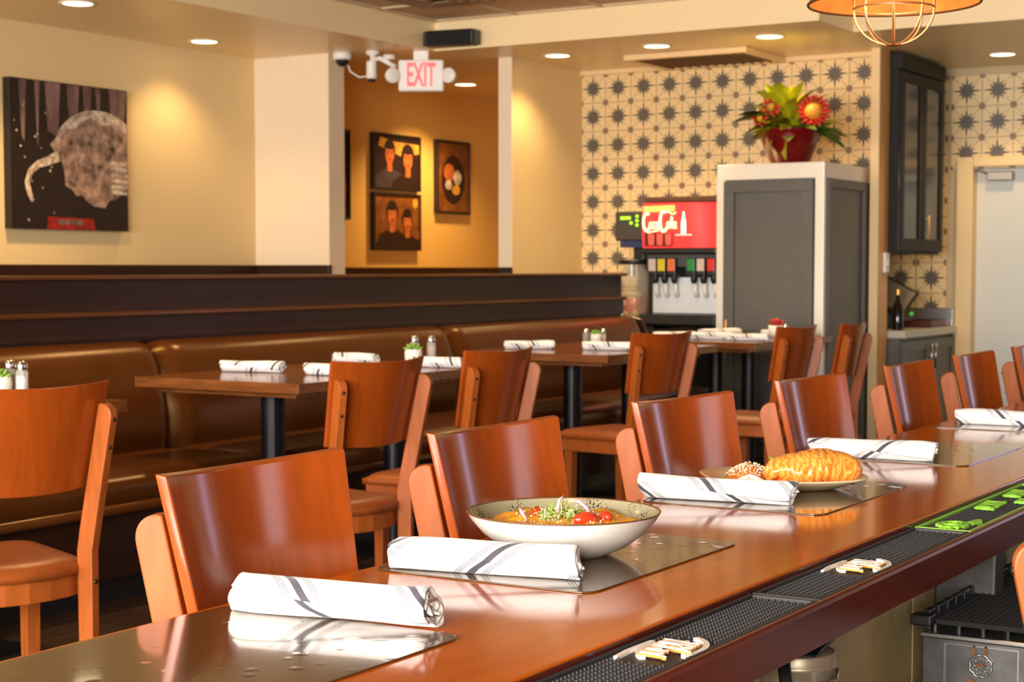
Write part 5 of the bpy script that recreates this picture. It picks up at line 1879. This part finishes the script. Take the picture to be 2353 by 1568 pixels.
# ------------------------------------------------------------------ under the bar
cn = thing('steel_canister', 'dull steel lidded canister under the bar rail', 'canister', (2.165, 0.862, 0.47))
obj('body', MB().lathe([(0, 0), (0.0495, 0), (0.0505, 0.004), (0.0505, 0.165), (0.0525, 0.168), (0.0525, 0.172), (0.0505, 0.175)], seg=36), mat('canister_steel', rgb(176, 164, 140), 0.42, metal=0.7, noise=0.25, nscale=30), cn)
obj('band', MB().lathe([(0.0508, 0.10), (0.052, 0.102), (0.052, 0.106), (0.0508, 0.108)], seg=36), BLACKM, cn)
obj('lid', MB().lathe([(0.0515, 0.172), (0.0515, 0.186), (0.050, 0.188), (0.02, 0.190), (0, 0.190)], seg=36), mat('canister_steel', rgb(176, 164, 140), 0.42), cn)
obj('handle', MB().tube([(0.012, -0.050, 0.150), (0.014, -0.062, 0.152), (0.036, -0.048, 0.156), (0.05, -0.018, 0.160), (0.048, -0.008, 0.160)], 0.004, 8).tube([(0.012, -0.050, 0.142), (0.014, -0.062, 0.144), (0.036, -0.048, 0.148), (0.05, -0.018, 0.152)], 0.003, 8).xf(Matrix.Rotation(rad(-48), 4, 'Z')), STEEL, cn)
obj('scoop', MB().prism([(-0.045, 0.1905), (0.045, 0.206), (0.045, 0.209), (-0.03, 0.2), (-0.045, 0.194)], 'y', -0.045, 0.02, 0.001).xf(Matrix.Rotation(rad(0), 4, 'Z')), BLACKM, cn)
sh = thing('bottle_rail', 'steel shelf fixed under the bar, carrying the canister', 'shelf', (0, 0, 0))
obj('tray', MB().box(1.2, 2.66, 0.79, 0.929, 0.455, 0.47, 0.003), STEELD, sh)
obj('front_lip', MB().box(1.2, 2.66, 0.785, 0.79, 0.44, 0.50, 0.002), STEELD, sh)
hs = MB().tube([(1.99, 0.80, 0.47), (1.985, 0.80, 0.56), (2.0, 0.81, 0.64), (2.03, 0.83, 0.69)], 0.009)
tag(obj('drain_hose', hs, BLACKP), 'thin black hose rising beside the steel canister', 'hose')

ib = thing('ice_bin', 'scuffed stainless steel bin with round flower shaped emblem', 'ice bin', (2.72, 0.63, 0))
obj('shell', MB().box(0, 0.8, -0.25, 0.235, 0.0, 0.575, 0.003), STEELD, ib)
obj('lip', MB().box(-0.006, 0.802, -0.252, 0.237, 0.572, 0.581, 0.003), STEEL, ib)
emb = MB()
ec = Vector((-0.004, 0.136, 0.535))
ring = []
for k in range(64):
    a = 2 * PI * k / 64
    r = 0.0165 * (1 + 0.14 * abs(math.sin(4 * a)) )
    ring.append(ec + Vector((0, r * math.cos(a), r * math.sin(a))))
emb.tube(ring, 0.0016, 6, cyc=True)
for k in range(8):
    a = PI / 4 * k
    emb.tube([ec + Vector((0, 0.006 * math.cos(a), 0.006 * math.sin(a))), ec + Vector((0, 0.016 * math.cos(a), 0.016 * math.sin(a)))], 0.0008, 5)
obj('emblem', emb, STEEL, ib, label='eight lobed flower emblem')
rust = MB()
for y, z, w, h in ((0.147, 0.558, 0.003, 0.012), (0.128, 0.558, 0.003, 0.012), (0.138, 0.536, 0.013, 0.003), (0.152, 0.506, 0.009, 0.006)):
    pts = [(-0.0032, y + w * math.cos(2 * PI * k / 10) * lr.uniform(0.7, 1.2), z + h * math.sin(2 * PI * k / 10) * lr.uniform(0.7, 1.2)) for k in range(10)]
    rust.faces(pts, [tuple(range(10))[::-1]])
obj('rust_stain', rust, mat('rust', rgb(120, 72, 34), 0.8, noise=0.5, nscale=200), ib)
sq_ = MB()
for y0, y1, z0, z1 in ((0.075, 0.077, 0.40, 0.566), (0.195, 0.197, 0.40, 0.566), (0.077, 0.195, 0.565, 0.567)):
    sq_.box(-0.0032, 0.0, y0, y1, z0, z1)
obj('weld_line', sq_, STEEL, ib)
dm = thing('drain_mat', 'black slotted rubber mat with upright fins on the steel bin', 'mat', (2.72, 0.63, 0.581))
obj('mat_sheet', MB().box(0.012, 0.79, -0.24, 0.225, 0.012, 0.020), mat('matte_black', rgb(20, 20, 20), 0.85), dm)
for k in range(16):
    for r_, yy in ((0, 0.225), (1, -0.24)):
        if r_ == 0:
            o = obj('fin', MB().box(-0.016, 0.016, 0.0, 0.012, 0.0, 0.034, 0.002), BLACKP, dm)
            o.location = (0.03 + k * 0.049, yy, 0)
        else:
            o = obj('fin', MB().box(-0.016, 0.016, 0.0, 0.012, 0.0, 0.034, 0.002), BLACKP, dm)
            o.location = (0.03 + k * 0.049, yy, 0)
for k in range(12):
    o = obj('support_peg', MB().cyl((0.022, -0.22 + k * 0.04, 0.0), 0.005, 0.014, 8), BLACKP, dm)
obj('corner_tab', MB().box(-0.018, 0.014, 0.215, 0.25, 0.012, 0.03, 0.003), BLACKP, dm)
obj('knobs', knobs(0.02, 0.78, -0.23, 0.215, 0.02, 0.011, 0.0025, 0.002), mat('matte_black', rgb(20, 20, 20), 0.85), dm, kind='stuff')
